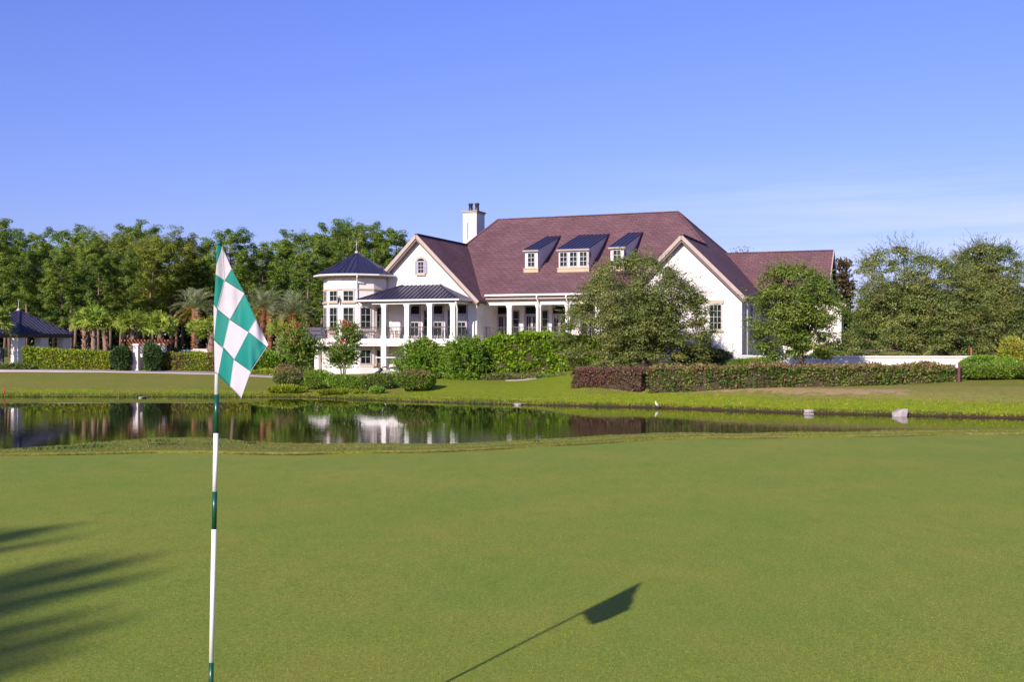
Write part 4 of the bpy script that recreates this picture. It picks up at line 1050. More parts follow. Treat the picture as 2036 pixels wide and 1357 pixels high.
# ================================================================== FLAGSTICK
FD=4.083
ptop=Vector((wx(437,FD),FD,wz(487,FD))); pbase=Vector((wx(414.7,FD),FD,0.0))
fs=empty('flagstick',(pbase.x,pbase.y,0),0,'white and dark green banded flagstick standing in the putting green','flagstick')
def pole_at(py):
    z=wz(py,FD); t=(z-0)/(ptop.z); return Vector((pbase.x+(ptop.x-pbase.x)*t-pbase.x,0,z))
mb=MB(); bands=[(487,530,1),(530,785,0),(785,862,1),(862,978,0),(978,1053,1),(1053,1318,0),(1318,1400,1),(1400,1596,0)]
for a,b_,mi in bands: mb.tube([pole_at(b_),pole_at(a)],.0092,14,mi)
mb.build('pole',[M['pole_white'],M['pole_green']],fs)
mb=MB(); p=pole_at(487); mb.tube([p,p+Vector((0,0,.008)),p+Vector((0,0,.016))],[.0085,.0085,.003],12); mb.build('pole_cap',M['pole_green'],fs)
mb=MB(); p0=pole_at(1596); mb.tube([p0+Vector((0,0,-.1)),p0+Vector((0,0,.006))],.054,24); mb.build('cup',M['dark'],fs)
# the flag: panels laid out from the sewn seams of the cloth, hung in folds from the pole
def fp(x,y): return (380+x/3.877, 470+y/3.877)
G={'a':(197,68),'b':(240,80),'c':(195,225),'d':(190,295),'e':(258,341),'f':(312,250),'g':(411,438),'h':(176,522),'i':(200,562),'j':(297,641),
   'k':(416,455),'l':(500,641),'m':(442,739),'n':(174,560),'o':(177,800),'p':(248,857),'q':(331,951),'r':(596,838),'s':(583,854),'t':(459,1043),'u':(183,1058),'v':(207,1066),'w':(301,1163),'x':(385,1250)}
cells=[('a','b','c',None,'T'),('b','f','e','d','W'),('f','g','e',None,'T'),('d','e','i','h','T'),('e','g','j','i','W'),('g','l','m','j','T'),
       ('h','i','n',None,'W'),('i','j','p','o','T'),('n','i','o',None,'W'),('j','m','q','p','W'),('l','r','s','m','W'),('m','s','t','q','T'),
       ('o','p','v','u','W'),('p','q','w','v','T'),('q','t','x','w','W'),('c','b','d',None,'W')]
def fold(px,py):
    """distance of the cloth from the camera: it hangs in soft folds that run down from the top of the hoist"""
    a=(px-432)/100.0; t=np.clip((py-488)/260,0,1.2)
    sag=np.exp(-((px-432)/9.0)**2)
    return FD-.014+.020*np.sin(a*5.2+1.0+t*.6)*np.clip(a*2,0,1)+.012*np.sin(a*13+t*3.1)*np.clip(a*2,0,1)+.004*np.sin(a*27-t*7)*np.clip(a*1.5,0,1)-.30*a*np.clip(t-.42,0,2)-.002*sag
fv=[];ff=[];fm=[]
n=10
for c in cells:
    pts=[fp(*G[k]) for k in c[:4] if k]
    if len(pts)==3: pts=[pts[0],pts[1],pts[1],pts[2]]
    A,B,Cc,D_=[np.array(p) for p in pts]
    base=len(fv)
    for i in range(n+1):
        for j in range(n+1):
            s_,t_=i/n,j/n; q=(A*(1-s_)+B*s_)*(1-t_)+(D_*(1-s_)+Cc*s_)*t_
            d=float(fold(q[0],q[1])); fv.append((wx(q[0],d)-pbase.x,d-pbase.y,wz(q[1],d)))
    for i in range(n):
        for j in range(n):
            k=base+i*(n+1)+j; ff.append((k,k+1,k+n+2,k+n+1)); fm.append(0 if c[4]=='T' else 1)
me=np_mesh('flag',np.array(fv),[np.array(ff)],[M['teal'],M['white_cloth']],fm,True)
import bmesh
bm=bmesh.new(); bm.from_mesh(me); bmesh.ops.remove_doubles(bm,verts=bm.verts,dist=1e-5); bmesh.ops.dissolve_degenerate(bm,dist=1e-6,edges=bm.edges); bmesh.ops.recalc_face_normals(bm,faces=bm.faces); bm.to_mesh(me); bm.free()
flag=link('flag',me,fs); so=flag.modifiers.new('cloth','SOLIDIFY'); so.thickness=.0016; so.offset=0
flag['label']='limp teal and white checkered flag'
mb=MB()
for chain in ('deg','ijms','oqt','opqt','vwx','bed','fei','gjpv','lmqw','rstx','hijm'):
    pp=[fp(*G[k]) for k in chain]
    for (x0,y0),(x1,y1) in zip(pp[:-1],pp[1:]):
        P=[]
        for t in np.linspace(0,1,7):
            x,y=x0+(x1-x0)*t,y0+(y1-y0)*t; d=float(fold(x,y))-.0016; P.append((wx(x,d)-pbase.x,d-pbase.y,wz(y,d)))
        mb.tube(P,.0011,5,0 if chain in('deg','ijms','opqt','vwx','oqt','hijm') else 1,cap=False)
mb.build('seam',[M['thread'],M['white_cloth']],flag)

# ================================================================== GAZEBO, PERGOLA AND SMALL THINGS ON THE LEFT
GD=96.0; gx_=wx(37,GD); gz0=-.2
gaz=empty('gazebo',(gx_,GD,gz0),-TH,'open gazebo with navy metal hip roof and thick white pillars behind the hedge','gazebo')
Hh=3.15; ez=wz(664,92.5)-gz0; az=wz(618,GD)-gz0; ov=3.2
m=MB(); cs=[(-ov,-ov,ez),(ov,-ov,ez),(ov,ov,ez),(-ov,ov,ez)]
for i in range(4): metal(m,[cs[i],cs[(i+1)%4],(0,0,az)],(cs[i],cs[(i+1)%4]),.42,.06,.05,.07); m.bar(Vector(cs[i])+Vector((0,0,.04)),Vector((0,0,az+.03)),.18,.10)
groof=m.build('roof',M['metal'],gaz)
m=MB(); m.tube([(0,0,az-.02),(0,0,az+.14),(0,0,az+.2)],[.22,.12,.05],8); m.tube([(0,0,az+.1),(0,0,az+.95)],[.05,.012],8); m.build('finial',M['concrete'],groof)
m=MB()
for i in range(4):
    a,b_=Vector(cs[i]),Vector(cs[(i+1)%4]); k=.97; m.bar(Vector((a.x*k,a.y*k,ez-.20)),Vector((b_.x*k,b_.y*k,ez-.20)),.12,.26)
m.slab([(-ov+.2,-ov+.2,ez-.10),(ov-.2,-ov+.2,ez-.10),(ov-.2,ov-.2,ez-.10),(-ov+.2,ov-.2,ez-.10)],(0,0,.03))
m.build('eave_beam',M['beam_brown'],gaz)
for (i,j) in ((-1,-1),(1,-1),(1,1),(-1,1),(0,1),(1,0)):
    m=MB(); h=.40; x,y=i*2.62,j*2.62; m.box(x-h,x+h,y-h,y+h,-.3,ez-.36); m.box(x-h-.06,x+h+.06,y-h-.06,y+h+.06,ez-.357,ez-.335); m.box(x-h-.06,x+h+.06,y-h-.06,y+h+.06,-.3,.12); m.build('pillar',M['stucco'],gaz)
m=MB(); m.box(-3.1,3.1,-3.1,3.1,-.5,-.02); m.build('floor_slab',M['concrete'],gaz)

PD=88.6; px0=wx(262,PD); pgz=gz(wx(270,PD),PD)
perg=empty('pergola',(wx(285,PD),PD,pgz),0,'small pergola with red brown rafters on white posts','pergola')
ptz=wz(684,PD)-pgz
m=MB(); x0,x1=wx(247,PD)-wx(285,PD),wx(339,PD)-wx(285,PD)
for y in (-.25,1.6): m.box(x0+.3,x1-.3,y-.06,y+.06,ptz,ptz+.2)
m.build('beam',M['rustwood'],perg)
m=MB()
for x in np.linspace(x0,x1,15): m.box(x-.045,x+.045,-.65,2.0,ptz+.203,ptz+.34)
m.build('rafter',M['rustwood'],perg)
for px in (270,312):
    for y in (0,1.45):
        xx=wx(px,PD)-wx(285,PD); m=MB(); m.box(xx-.27,xx+.27,y-.27,y+.27,-.2,ptz-.14); m.box(xx-.34,xx+.34,y-.34,y+.34,ptz-.137,ptz-.003); m.box(xx-.31,xx+.31,y-.31,y+.31,-.2,.12); m.build('post',M['stucco'],perg)
# climbing vine on the post
kx,ky=wx(264,PD),PD-.35
lv=Leaves(); n=260; z=rng.uniform(.1,2.3,n); p=np.stack([rng.normal(size=n)*.16-.12,rng.normal(size=n)*.08-.05,z],-1); t=unit(rng.normal(size=(n,3))); lv.add(p,t,across(t),.16,.09)
vine=empty('climbing_vine',(kx,ky,pgz),0,'thin vine climbing the near pergola post','vine'); link('foliage',lv.mesh('foliage',[M['hedge_tip']]),vine)
m=MB(); m.tube([(0,0,-.1),(-.05,-.02,.8),(.04,.0,1.6),(-.03,0,2.3)],[.04,.035,.03,.015],6); m.build('stem',M['palmbark'],vine)
# first-aid style station box behind the hedge
bx,bd=wx(374,91.5),91.5; bz=gz(bx,bd)
st=empty('station_box',(bx,bd,bz),R(28),'white and light blue box on a post with a red mark, behind the hedge','sign box'); zt=wz(696,bd)-bz
m=MB(); m.box(-.42,.42,-.34,.34,zt-.75,zt-.12,0); m.box(.424,.43,-.33,.33,zt-.74,zt-.13,1); m.box(-.5,.5,-.42,.42,zt-.117,zt,0); m.build('box',[M['trim'],M['sky_blue']],st)
m=MB(); m.slab([(-.20,-.345,zt-.42),(.20,-.345,zt-.42),(.07,-.345,zt-.30),(0,-.345,zt-.17),(-.07,-.345,zt-.30)],(0,-.012,0)); m.box(-.03,.03,-.357,-.345,zt-.5,zt-.42); m.build('emblem',M['red'],st)
m=MB(); m.box(-.06,.06,-.06,.06,-.2,zt-.753); m.build('post',M['trim'],st)
m=MB(); m.box(-1.1,1.1,-.14,.14,.0,1.35); m.box(-1.2,1.2,-.2,.2,1.353,1.45); wl=m.build('garden_wall',M['stucco'],None,loc=(wx(412,95),95,gz(wx(412,95),95)))
tag(wl,'short white wall with coping glimpsed behind the left hedge beside the flag','wall')
m=MB(); m.box(-2.2,2.2,-.1,.1,0,1.35); fe=empty('board_fence',(wx(-44,92.5),92.5,gz(wx(-44,92.5),92.5)),0,'low grey lilac board fence beside the gazebo pillar','fence'); m.build('boards',M['lilacgate'],fe)
m=MB(); m.box(-2.25,2.25,-.14,.14,1.353,1.43); m.build('top_rail',M['lilacgate'],fe)

# ================================================================== PATIO FURNITURE
def chair(loc,rz,first=None,label=None):
    if first is None:
        r_=empty('patio_chair',loc,rz,label,'chair','iron patio chairs on the balcony')
        m=MB(); m.box(-.23,.23,-.23,.23,.42,.45); m.build('seat',M['iron'],r_)
        m=MB(); m.bar((-.22,.23,.45),(-.22,.33,.95),.03,.03); m.bar((.22,.23,.45),(.22,.33,.95),.03,.03); m.bar((-.22,.33,.95),(.22,.33,.95),.03,.04); m.bar((-.22,.28,.7),(.22,.28,.7),.02,.02)
        for x in (-.11,0,.11): m.bar((x,.24,.46),(x,.33,.94),.02,.02)
        m.build('backrest',M['iron'],r_)
        for i in (-1,1):
            m=MB(); m.tube([(i*.23,-.2,.62),(i*.25,.2,.64),(i*.23,.26,.64)],.014,5); m.bar((i*.23,-.2,.45),(i*.23,-.2,.62),.025,.025); m.build('armrest',M['iron'],r_)
            for j in (-1,1): m=MB(); m.bar((i*.21,j*.21,.42),(i*.23,j*.24,0),.03,.03); m.build('leg',M['iron'],r_)
        return r_
    r_=first.copy(); C.objects.link(r_); r_.location=loc; r_.rotation_euler=(0,0,rz); r_['label']=label
    for ch in first.children: c=ch.copy(); C.objects.link(c); c.parent=r_
    return r_
def table(loc,first=None,label=None):
    if first is None:
        r_=empty('patio_table',loc,0,label,'table','iron patio tables on the balcony')
        m=MB(); m.tube([(0,0,.70),(0,0,.725)],.48,20); m.build('tabletop',M['iron'],r_)
        for k in range(4):
            a=k*math.pi/2+.6; m=MB(); m.tube([(.10*math.cos(a),.10*math.sin(a),.70),(.16*math.cos(a),.16*math.sin(a),.35),(.38*math.cos(a),.38*math.sin(a),0)],.018,5); m.build('leg',M['iron'],r_)
        return r_
    r_=first.copy(); C.objects.link(r_); r_.location=loc; r_['label']=label
    for ch in first.children: c=ch.copy(); C.objects.link(c); c.parent=r_
    return r_
def onDeck(px,v): u=uu(px,v); return (*hw(u,v),DK+.002)
c0=chair(onDeck(781,86.2),-TH+R(80),None,'iron patio chair in the balcony bay next to the turret')
chair(onDeck(797,86.2),-TH-R(95),c0,'iron patio chair against the second balcony column from the turret')
chair(onDeck(828,86.3),-TH+R(70),c0,'iron patio chair in front of the first balcony door from the turret')
chair(onDeck(848,86.4),-TH-R(80),c0,'iron patio chair against the third balcony column from the turret')
chair(onDeck(874,86.3),-TH+R(85),c0,'iron patio chair in front of the middle balcony door')
chair(onDeck(893,86.4),-TH-R(70),c0,'iron patio chair against the corner column of the balcony')
t0=table(onDeck(789,86.2),None,'round iron table in the balcony bay next to the turret')
table(onDeck(839,86.35),t0,'round iron table in the middle bay of the balcony')
table(onDeck(884,86.35),t0,'round iron table in the balcony bay at the outer corner')
chair(onDeck(1062,91.2),-TH+R(90),c0,'iron patio chair on the recessed porch above the ivy')
# flower troughs under the turret windows
def trough(phi,mat,lab):
    x,y=TC[0]+(AP+.16)*math.cos(R(phi)),TC[1]+(AP+.16)*math.sin(R(phi)); wx_,wy_=hw(x,y)
    r_=empty('flower_trough',(wx_,wy_,2.45),R(phi+90)-TH,lab,'flower box','flower boxes on the turret')
    m=MB(); m.box(-.5,.5,-.13,.13,0,.22); m.build('trough',M['tan'],r_)
    lv=Leaves(); n=150; p=np.stack([rng.uniform(-.5,.5,n),rng.uniform(-.18,.14,n),rng.uniform(.16,.5,n)],-1); t=unit(rng.normal(size=(n,3))+[0,0,.5]); mi=(rng.random(n)<.5).astype(int)
    for q in (0,1): lv.add(p[mi==q],t[mi==q],across(t[mi==q]),.13,.10,q)
    link('flowers',lv.mesh('flowers',[M['shrub_leaf'],mat]),r_)
trough(-105,M['blossom'],'window box of red flowers on the left of the turret front'); trough(-75,M['blossom'],'window box of coral flowers under the middle turret window')
# terracotta pot on the terrace
def pot(px,v,lab):
    p=onDeck(px,v); r_=empty('flower_pot',p,0,lab,'flower pot'); m=MB(); m.tube([(0,0,0),(0,0,.28),(0,0,.32)],[.13,.2,.22],10); m.build('pot',M['iron'],r_)
    lv=Leaves(); n=120; t=unit(rng.normal(size=(n,3))+[0,0,.8]); lv.add(np.array([0,0,.34])+t*rng.uniform(.05,.25,n)[:,None],t,across(t),.14,.06); link('plant',lv.mesh('plant',[M['dark_leaf']]),r_)
pot(718,84.9,'small dark flower pot on the terrace in front of the turret')

# ================================================================== GOLF CART AND BAG
gcx,gcd=wx(769,89),89.0; gcz=gz(gcx,gcd)
cart=empty('golf_cart',(gcx,gcd,gcz),R(8),'golf cart with a flat white roof parked under the portico','golf cart')
m=MB(); m.slab([(-1.1,-.55,.30),(-1.15,-.55,.62),(-.75,-.55,.72),(-.55,-.55,.34),(.25,-.55,.34),(.3,-.55,.62),(1.05,-.55,.62),(1.12,-.55,.30)],(0,1.1,0)); m.build('body',M['trim'],cart,bevel=.03)
m=MB(); m.slab([(-.95,-.62,1.52),(.75,-.62,1.52),(.68,-.58,1.60),(-.88,-.58,1.60)],(0,1.24,0)); m.build('roof',M['trim'],cart,bevel=.02)
m=MB(); m.box(.28,.78,-.5,.5,.63,.78); m.build('seat',M['vinyl'],cart,bevel=.04)
m=MB(); m.box(.74,.86,-.5,.5,.78,1.15); m.build('backrest',M['vinyl'],cart,bevel=.03)
for x,dx in ((-.8,.12),(.85,-.12)):
    for y in (-.52,.52): m=MB(); m.bar((x,y,.6),(x+dx,y,1.53),.04,.04); m.build('roof_post',M['iron'],cart)
m=MB(); m.tube([(-.5,-.25,.6),(-.25,-.25,.98)],.02,6); m.tube([(-.25+.17*math.cos(a)*.4,-.25+.17*math.sin(a),.98+.17*math.cos(a)*.85) for a in np.linspace(0,6.28,15)],.016,5); m.build('steering_wheel',M['vinyl'],cart)
for x in (-.78,.72):
    for y in (-.5,.5):
        m=MB(); m.tube([(x,y-.09,.22),(x,y+.09,.22)],.22,16); wh=m.build('wheel',M['rubber'],cart); m=MB(); m.tube([(x,y-.095,.22),(x,y+.095,.22)],.11,12); m.build('rim',M['trim'],wh)
def golfbag(name,loc,rz,tilt,mat,lab):
    r_=empty(name,loc,rz,lab,'golf bag'); m=MB(); d=Vector((math.sin(tilt),0,math.cos(tilt))); m.tube([d*0,d*.1,d*.5,d*.85,d*.88],[.11,.13,.125,.14,.13],12); m.build('bag',mat,r_)
    for k in range(5):
        a=k*1.26; o=Vector((math.cos(a)*.07,math.sin(a)*.07,0)); m=MB(); p=d*.8+o; q=d*(1.12+.05*(k%3))+o*1.5; m.tube([p,q],.012,5); m.bar(q,q+Vector((.09,0,.01)),.05,.06); m.build('club',M['iron'],r_)
    m=MB(); s_=Vector((0,.15,0)); m.tube([d*.75+s_*.8,d*.5+s_*1.5,d*.2+s_*.8],.03,6); m.build('strap',M['vinyl'],r_)
    return r_
bx_,bd_=wx(744,86.5),86.5
golfbag('golf_bag',(bx_,bd_,gz(bx_,bd_)+.06),R(-20),R(50),M['vinyl'],'black golf bag leaning over on the lawn by the turret')
golfbag('golf_bag',(gcx+1.0,gcd-.2,gcz+.62),R(8),R(12),M['bluebag'],'blue golf bag strapped on the back of the golf cart')

# ================================================================== POND EDGE
def slabstone(px,D,w,h,lab,kind,seed,pointed=0):
    rr=random.Random(seed); x=wx(px,D); z0=WATER-.05
    r_=empty(kind,(x,D,z0),0,lab,'rock' if kind=='boulder' else 'drain end')
    hw_=w/2
    if pointed:
        bmx=bmesh.new(); P=[(-hw_,-.2,.0),(-hw_*.3,-.35,.05),(hw_*.6,-.3,.0),(hw_,-.05,h*.95),(hw_*.3,-.1,h),(-hw_*.25,-.12,h*.72),(-hw_*.8,.2,.2),(hw_*.7,.5,.0),(-hw_*.5,.5,0),(hw_*.8,.35,h*.8),(.0,.4,h*.8)]
    else:
        bmx=bmesh.new(); P=[]
        for i in range(26):
            a=rr.uniform(0,6.28); q=rr.uniform(.8,1); P.append((math.cos(a)*hw_*q,math.sin(a)*.45*q,rr.choice([0,.12,h*.75,h*rr.uniform(.9,1)])))
    for p in P: bmx.verts.new(p)
    bmesh.ops.convex_hull(bmx,input=bmx.verts); bmesh.ops.bevel(bmx,geom=list(bmx.edges),offset=.025,segments=1,affect='EDGES')
    me=bpy.data.meshes.new('stone'); bmx.to_mesh(me); bmx.free(); me.materials.append(M['rock']); link('stone',me,r_)
    return r_
slabstone(1789,52.6,.84,.42,'large pale pointed rock at the water edge','boulder',3,1)
d_=54.1; x_=wx(1608,d_); pipe=empty('drain_pipe',(x_,d_,WATER),R(-12),'pale concrete drain pipe end lying at the water edge','drain pipe'); pipe.scale=(.74,.74,.74)
m=MB(); m.tube([(-.30,0,.17),(-.2,0,.17),(.3,0,.17)],[.12,.14,.14],14); m.build('pipe',M['rock'],pipe); m=MB(); m.box(-.34,.32,-.26,-.18,-.1,.06); m.box(-.3,.34,.12,.3,-.1,.16); m.build('footing',M['rock'],pipe); m=MB(); m.tube([(-.306,0,.17),(-.303,0,.17)],.12,14); m.build('opening',M['dark'],pipe)
d_=61.6; slabstone(1030,d_,.62,.17,'small flat pale slab at the water edge below the ivy','boulder',9)
d_=69.2; slabstone(284,d_,.5,.12,'low pale stone on the far left shore','boulder',12)
# wading bird
hd=58.2; hx=wx(1305,hd)
bird=empty('wading_bird',(hx,hd,WATER+.02),R(20),'white and grey wading bird hunched at the water edge','bird'); bird.scale=(.66,.66,.66)
m=MB(); m.tube([(.17,.0,.15),(.13,0,.19),(.06,0,.27),(0,0,.36),(-.035,0,.44),(-.05,0,.50),(-.05,0,.55),(-.075,0,.575),(-.12,0,.567),(-.2,0,.545)],[.012,.035,.075,.085,.06,.038,.03,.034,.020,.004],12); m.build('body',M['trim'],bird)
for y in (-.075,.075):
    m=MB(); m.tube([(.19,y*.8,.13),(.12,y*1.0,.22),(.05,y*1.1,.34),(.0,y*.9,.42)],[.008,.035,.045,.012],8); m.build('wing',M['concrete'],bird)
for y in (-.03,.03):
    m=MB(); m.tube([(.04,y,.26),(.055,y,.13),(.03,y,-.02)],[.014,.009,.008],6); m.bar((.03,y,-.01),(-.04,y,-.015),.03,.01); m.build('leg',M['iron'],bird)
# small orange stake on the left bank
d_=71.5; x_=wx(9,d_); m=MB(); m.tube([(0,0,-.1),(0,0,.42),(0,0,.46)],[.035,.035,.01],8); sk=m.build('marker_stake',M['red'],None,loc=(x_,d_,gz(x_,d_))); tag(sk,'small red hazard stake on the left bank','stake')
# brown post with a pale box, by the bronze hedge
d_=61.2; x_=wx(1906,d_); z_=gz(x_,d_); post=empty('utility_post',(x_,d_,z_),0,'brown post with a pale box near its top, in front of the bronze hedge','post'); h=wz(722,d_)-z_
m=MB(); m.box(-.07,.07,-.07,.07,-.2,h); m.build('post',M['brownpost'],post,bevel=.008); m=MB(); m.box(-.17,-.073,-.09,.09,h-.28,h-.02,0); m.box(-.15,-.08,-.06,.06,h-.42,h-.283,1); m.build('meter_box',[M['trim'],M['iron']],post)

# ================================================================== LOW WHITE WALL ON THE RIGHT
m=MB(); A=(wx(1478,80.5),80.5); B=(wx(1600,76.6),76.6); Cw=(wx(1985,75.6),75.6); E=(wx(2200,75.4),75.4)
lw=empty('low_wall',(*B,-.4),0,'long low white garden wall with flat coping behind the bronze hedge','wall')
zt=wz(708,76.4)
for a,b_ in ((A,B),(B,Cw),(Cw,E)):
    m.bar((a[0]-B[0],a[1]-B[1],(zt-.12+.9)/2-.45+.4-.45+.0),(b_[0]-B[0],b_[1]-B[1],(zt-.12+.9)/2-.45+.4-.45),.25,zt-.12+.9)
m.build('wall_face',M['stucco'],lw)
m=MB()
for a,b_ in ((A,B),(B,Cw),(Cw,E)): m.bar((a[0]-B[0],a[1]-B[1],zt+.4-.06),(b_[0]-B[0],b_[1]-B[1],zt+.4-.06),.40,.115)
m.build('coping',M['trim'],lw)
m=MB(); m.tube([(0,0,-.1),(0,0,.95)],.07,8); pst=m.build('short_post',M['rustwood'],None,loc=(wx(1931,79.5),79.5,gz(wx(1931,79.5),79.5)+.15)); tag(pst,'short orange brown post standing behind the low wall','post')  # a plain rusty post, no lamp in it

# ================================================================== PLANTS ON THE FAR BANK
Wl=lambda *a: None
hedge('clipped_hedge','long bright green clipped hedge from the gazebo to the dark shrub',[(wx(48,89.6),89.6),(wx(140,89.4),89.4),(wx(226,89.2),89.2)],1.3,[wz(690,89.6),wz(697,89.4),wz(700,89.2)],M['hedge_leaf'],9500,.17,.10)
hedge('clipped_hedge','yellow green clipped hedge between the pergola and the flag',[(wx(322,89.2),89.2),(wx(400,88.6),88.6),(wx(470,88.0),88.0),(wx(505,87.6),87.6)],1.2,[wz(701,89.2),wz(702,88.6),wz(704,88),wz(706,87.6)],M['hedge_leaf'],8000,.17,.10,patch=[(1.2,2.0),(4.6,5.2)],patchmat=M['hedge_tip'])
shrub('cone_shrub','dense dark shrub on the gazebo side of the pergola',242,87.9,(219,264,679,738),M['dark_leaf'],3200,.17,.10,depth=.8)
shrub('cone_shrub','dense dark shrub under the far end of the pergola',304,87.6,(278,328,679,738),M['dark_leaf'],3600,.17,.10,depth=.8)
shrub('low_shrub','low brown shrub in front of the gazebo pillar',40,88.6,(-30,86,721,737),M['hedge_brown'],1800,.14,.08,depth=.7)
hedge('low_hedge','low clipped hedge beside the cart path behind the flag',[(wx(486,83.6),85.4),(wx(525,83.2),84.8),(wx(560,82.5),83.9)],.9,[wz(735,85.4),wz(734,84.8),wz(735,83.9)],M['hedge_leaf'],2200,.12,.07)
shrub('bougainvillea','tall bush with a bright magenta flower head left of the turret',575,90,(556,600,664,738),M['dark_leaf'],2200,.16,.09,mats2=[M['pink']],frac2=.03,depth=.9)
shrub('leafy_shrub','big leafy dark green shrub beside the flag and left crape myrtle',530,88.5,(488,566,690,742),M['shrub_leaf'],3400,.19,.10,depth=1.2)
# crape myrtles
def myrtle(label,px,D,crown,seed):
    root,foc,cen,rad=broadleaf('crape_myrtle',label,px,D,crown,M['myrtle_leaf'],M['bark'],.045,stems=5,grow=1.05,nfoc=58,spf=8,slen=.8,lps=13,ll=.18,lw=.09,fill=28,spread=.14,lob=.4,up=.75,droop=.05,cat='flowering tree',nb=12,group='crape myrtles in front of the turret',inner=.3,low=.28,wide=.62)
    lv=Leaves(); sel=rng.permutation(len(foc))[:40]
    for k in sel:
        c=np.array(foc[k])+np.array([0,-.15,.62]); 
        if c[2]<cen[2]*1.12: continue
        n=15; p=c+rng.normal(size=(n,3))*np.array([.10,.10,.14]); t=unit(rnd_dirs(n)); lv.add(p,t,across(t),.11,.10)
    link('blossom',lv.mesh('blossom',[M['blossom']]),root)
myrtle('coral flowering crape myrtle nearer the flag',597,79.5,(540,650,658,730),1)
myrtle('coral flowering crape myrtle in front of the turret base',682,80.5,(624,746,650,727),2)
# shrubs on the crest of the bank
shrub('mounded_shrub','bronze tinged mound at the foot of the left crape myrtle',570,74.0,(536,606,727,775),M['hedge_brown'],2400,.12,.07,tipmat=M['hedge_tip'])
shrub('mounded_shrub','bright green mound between the two crape myrtles',627,74.2,(594,668,730,775),M['shrub_leaf'],2200,.12,.07,up=.9)
shrub('mounded_shrub','low dark green mound below the turret',693,72.2,(636,742,743,785),M['shrub_leaf'],2600,.12,.07,depth=1.0)
shrub('mounded_shrub','low green mound left of the round bronze shrub',752,71.6,(706,804,737,785),M['elm_leaf'],2600,.12,.07,depth=1.0,mats2=[M['dark_leaf']],frac2=.35)
shrub('round_shrub','large round bronze green shrub at the lawn edge',829,70.2,(778,878,732,785),M['hedge_brown'],4200,.12,.07,mats2=[M['shrub_leaf']],frac2=.4,tipmat=M['hedge_tip'])
shrub('bank_plant','loose pale green plants on the bank below the left mounds',570,71.6,(520,625,766,792),M['grass_blade'],1500,.22,.06,depth=.8,up=1.5,twig=False)
shrub('bank_plant','leafy tuft at the water edge below the turret',745,69.2,(730,764,768,797),M['shrub_leaf'],700,.16,.07,up=1.2,twig=False)
shrub('bank_plant','loose green plants on the bank below the dark mound',672,70.0,(615,740,774,795),M['grass_blade'],1700,.22,.06,depth=.8,up=1.5,twig=False)
# two large wispy shrubs in front of the portico and the ivy bank
def wispy(label,px,D,crown,nf):
    return broadleaf('spreading_shrub',label,px,D,crown,M['shrub_leaf'],M['bark'],.05,stems=6,nfoc=nf*2,spf=9,slen=.7,lps=13,ll=.17,lw=.08,fill=420,up=.45,droop=.12,grow=1.08,cat='shrub',nb=22,group='spreading shrubs before the portico',inner=.4,low=.8,wide=.45)
wispy('spreading green shrub directly below the portico columns',846,82.5,(786,902,682,752),60)
wispy('spreading green shrub between the portico and the ivy bank',927,80.5,(868,990,676,757),66)
# ivy covered screen
hedge('ivy_screen','tall bright green ivy covered bank below the recessed porch',[(wx(935,82.6),82.6),(wx(990,82.0),82.0),(wx(1080,81),81.0),(wx(1180,80),80.0),(wx(1262,79.5),79.5)],2.2,[wz(690,82.6),wz(668,82),wz(663,81),wz(672,80),wz(690,79.5)],M['ivy_leaf'],17000,.24,.17,rough=.22,cat='ivy hedge')
lv=Leaves()
shrub('top_shrub','shrubby growth topping the ivy in front of the porch railing',1085,82.5,(1040,1140,655,720),M['elm_leaf'],1500,.17,.08,depth=.8,spiky=40)
shrub('top_shrub','leafy shoots rising over the ivy by the first porch column',1000,83.2,(960,1045,663,720),M['shrub_leaf'],1500,.18,.09,depth=.8,spiky=40)
hedge('groundcover_strip','low brownish groundcover along the foot of the ivy',[(wx(955,78.6),78.9),(wx(1040,78.2),78.9),(wx(1120,75),75.2),(wx(1165,72.5),72.6)],1.1,[wz(744,78.9),wz(744,78.9),wz(746,75.2),wz(747,72.6)],M['hedge_brown'],4200,.13,.07,rough=.12)
# bronze hedge along the mulch bed
hp=[(1146,65.6),(1200,64.6),(1290,62.4),(1400,61.4),(1520,61.0),(1650,60.9),(1780,61.4),(1900,62.6)]
hpts=[(wx(p,d),d) for p,d in hp]; seg=np.hypot(*np.diff(np.array(hpts),axis=0).T); cum=np.concatenate([[0],np.cumsum(seg)])
htop=[wz(t,d) for t,(p,d) in zip((736,732,731,729,726,727,727,728),hp)]
hedge('red_hedge','dark red end of the long hedge under the oak',hpts[:3],1.5,htop[:3],M['red_leaf'],8000,.13,.075,rough=.17)
hedge('bronze_hedge','long bronze and green hedge with reddish top along the mulch bed',[hpts[2]]+hpts[3:],1.7,[htop[2]]+htop[3:],M['hedge_brown'],24000,.15,.085,tip=M['hedge_tip'],rough=.17)
hedge('green_hedge','loose green hedge running on from the brown post to the right edge',[(wx(1902,63.4),63.4),(wx(1990,63.2),63.2),(wx(2120,63),63.0)],1.6,[wz(727,63.4),wz(721,63.2),wz(722,63)],M['shrub_leaf'],9000,.14,.08,rough=.2,patch=[(.3,1.5)],patchmat=M['hedge_brown'])
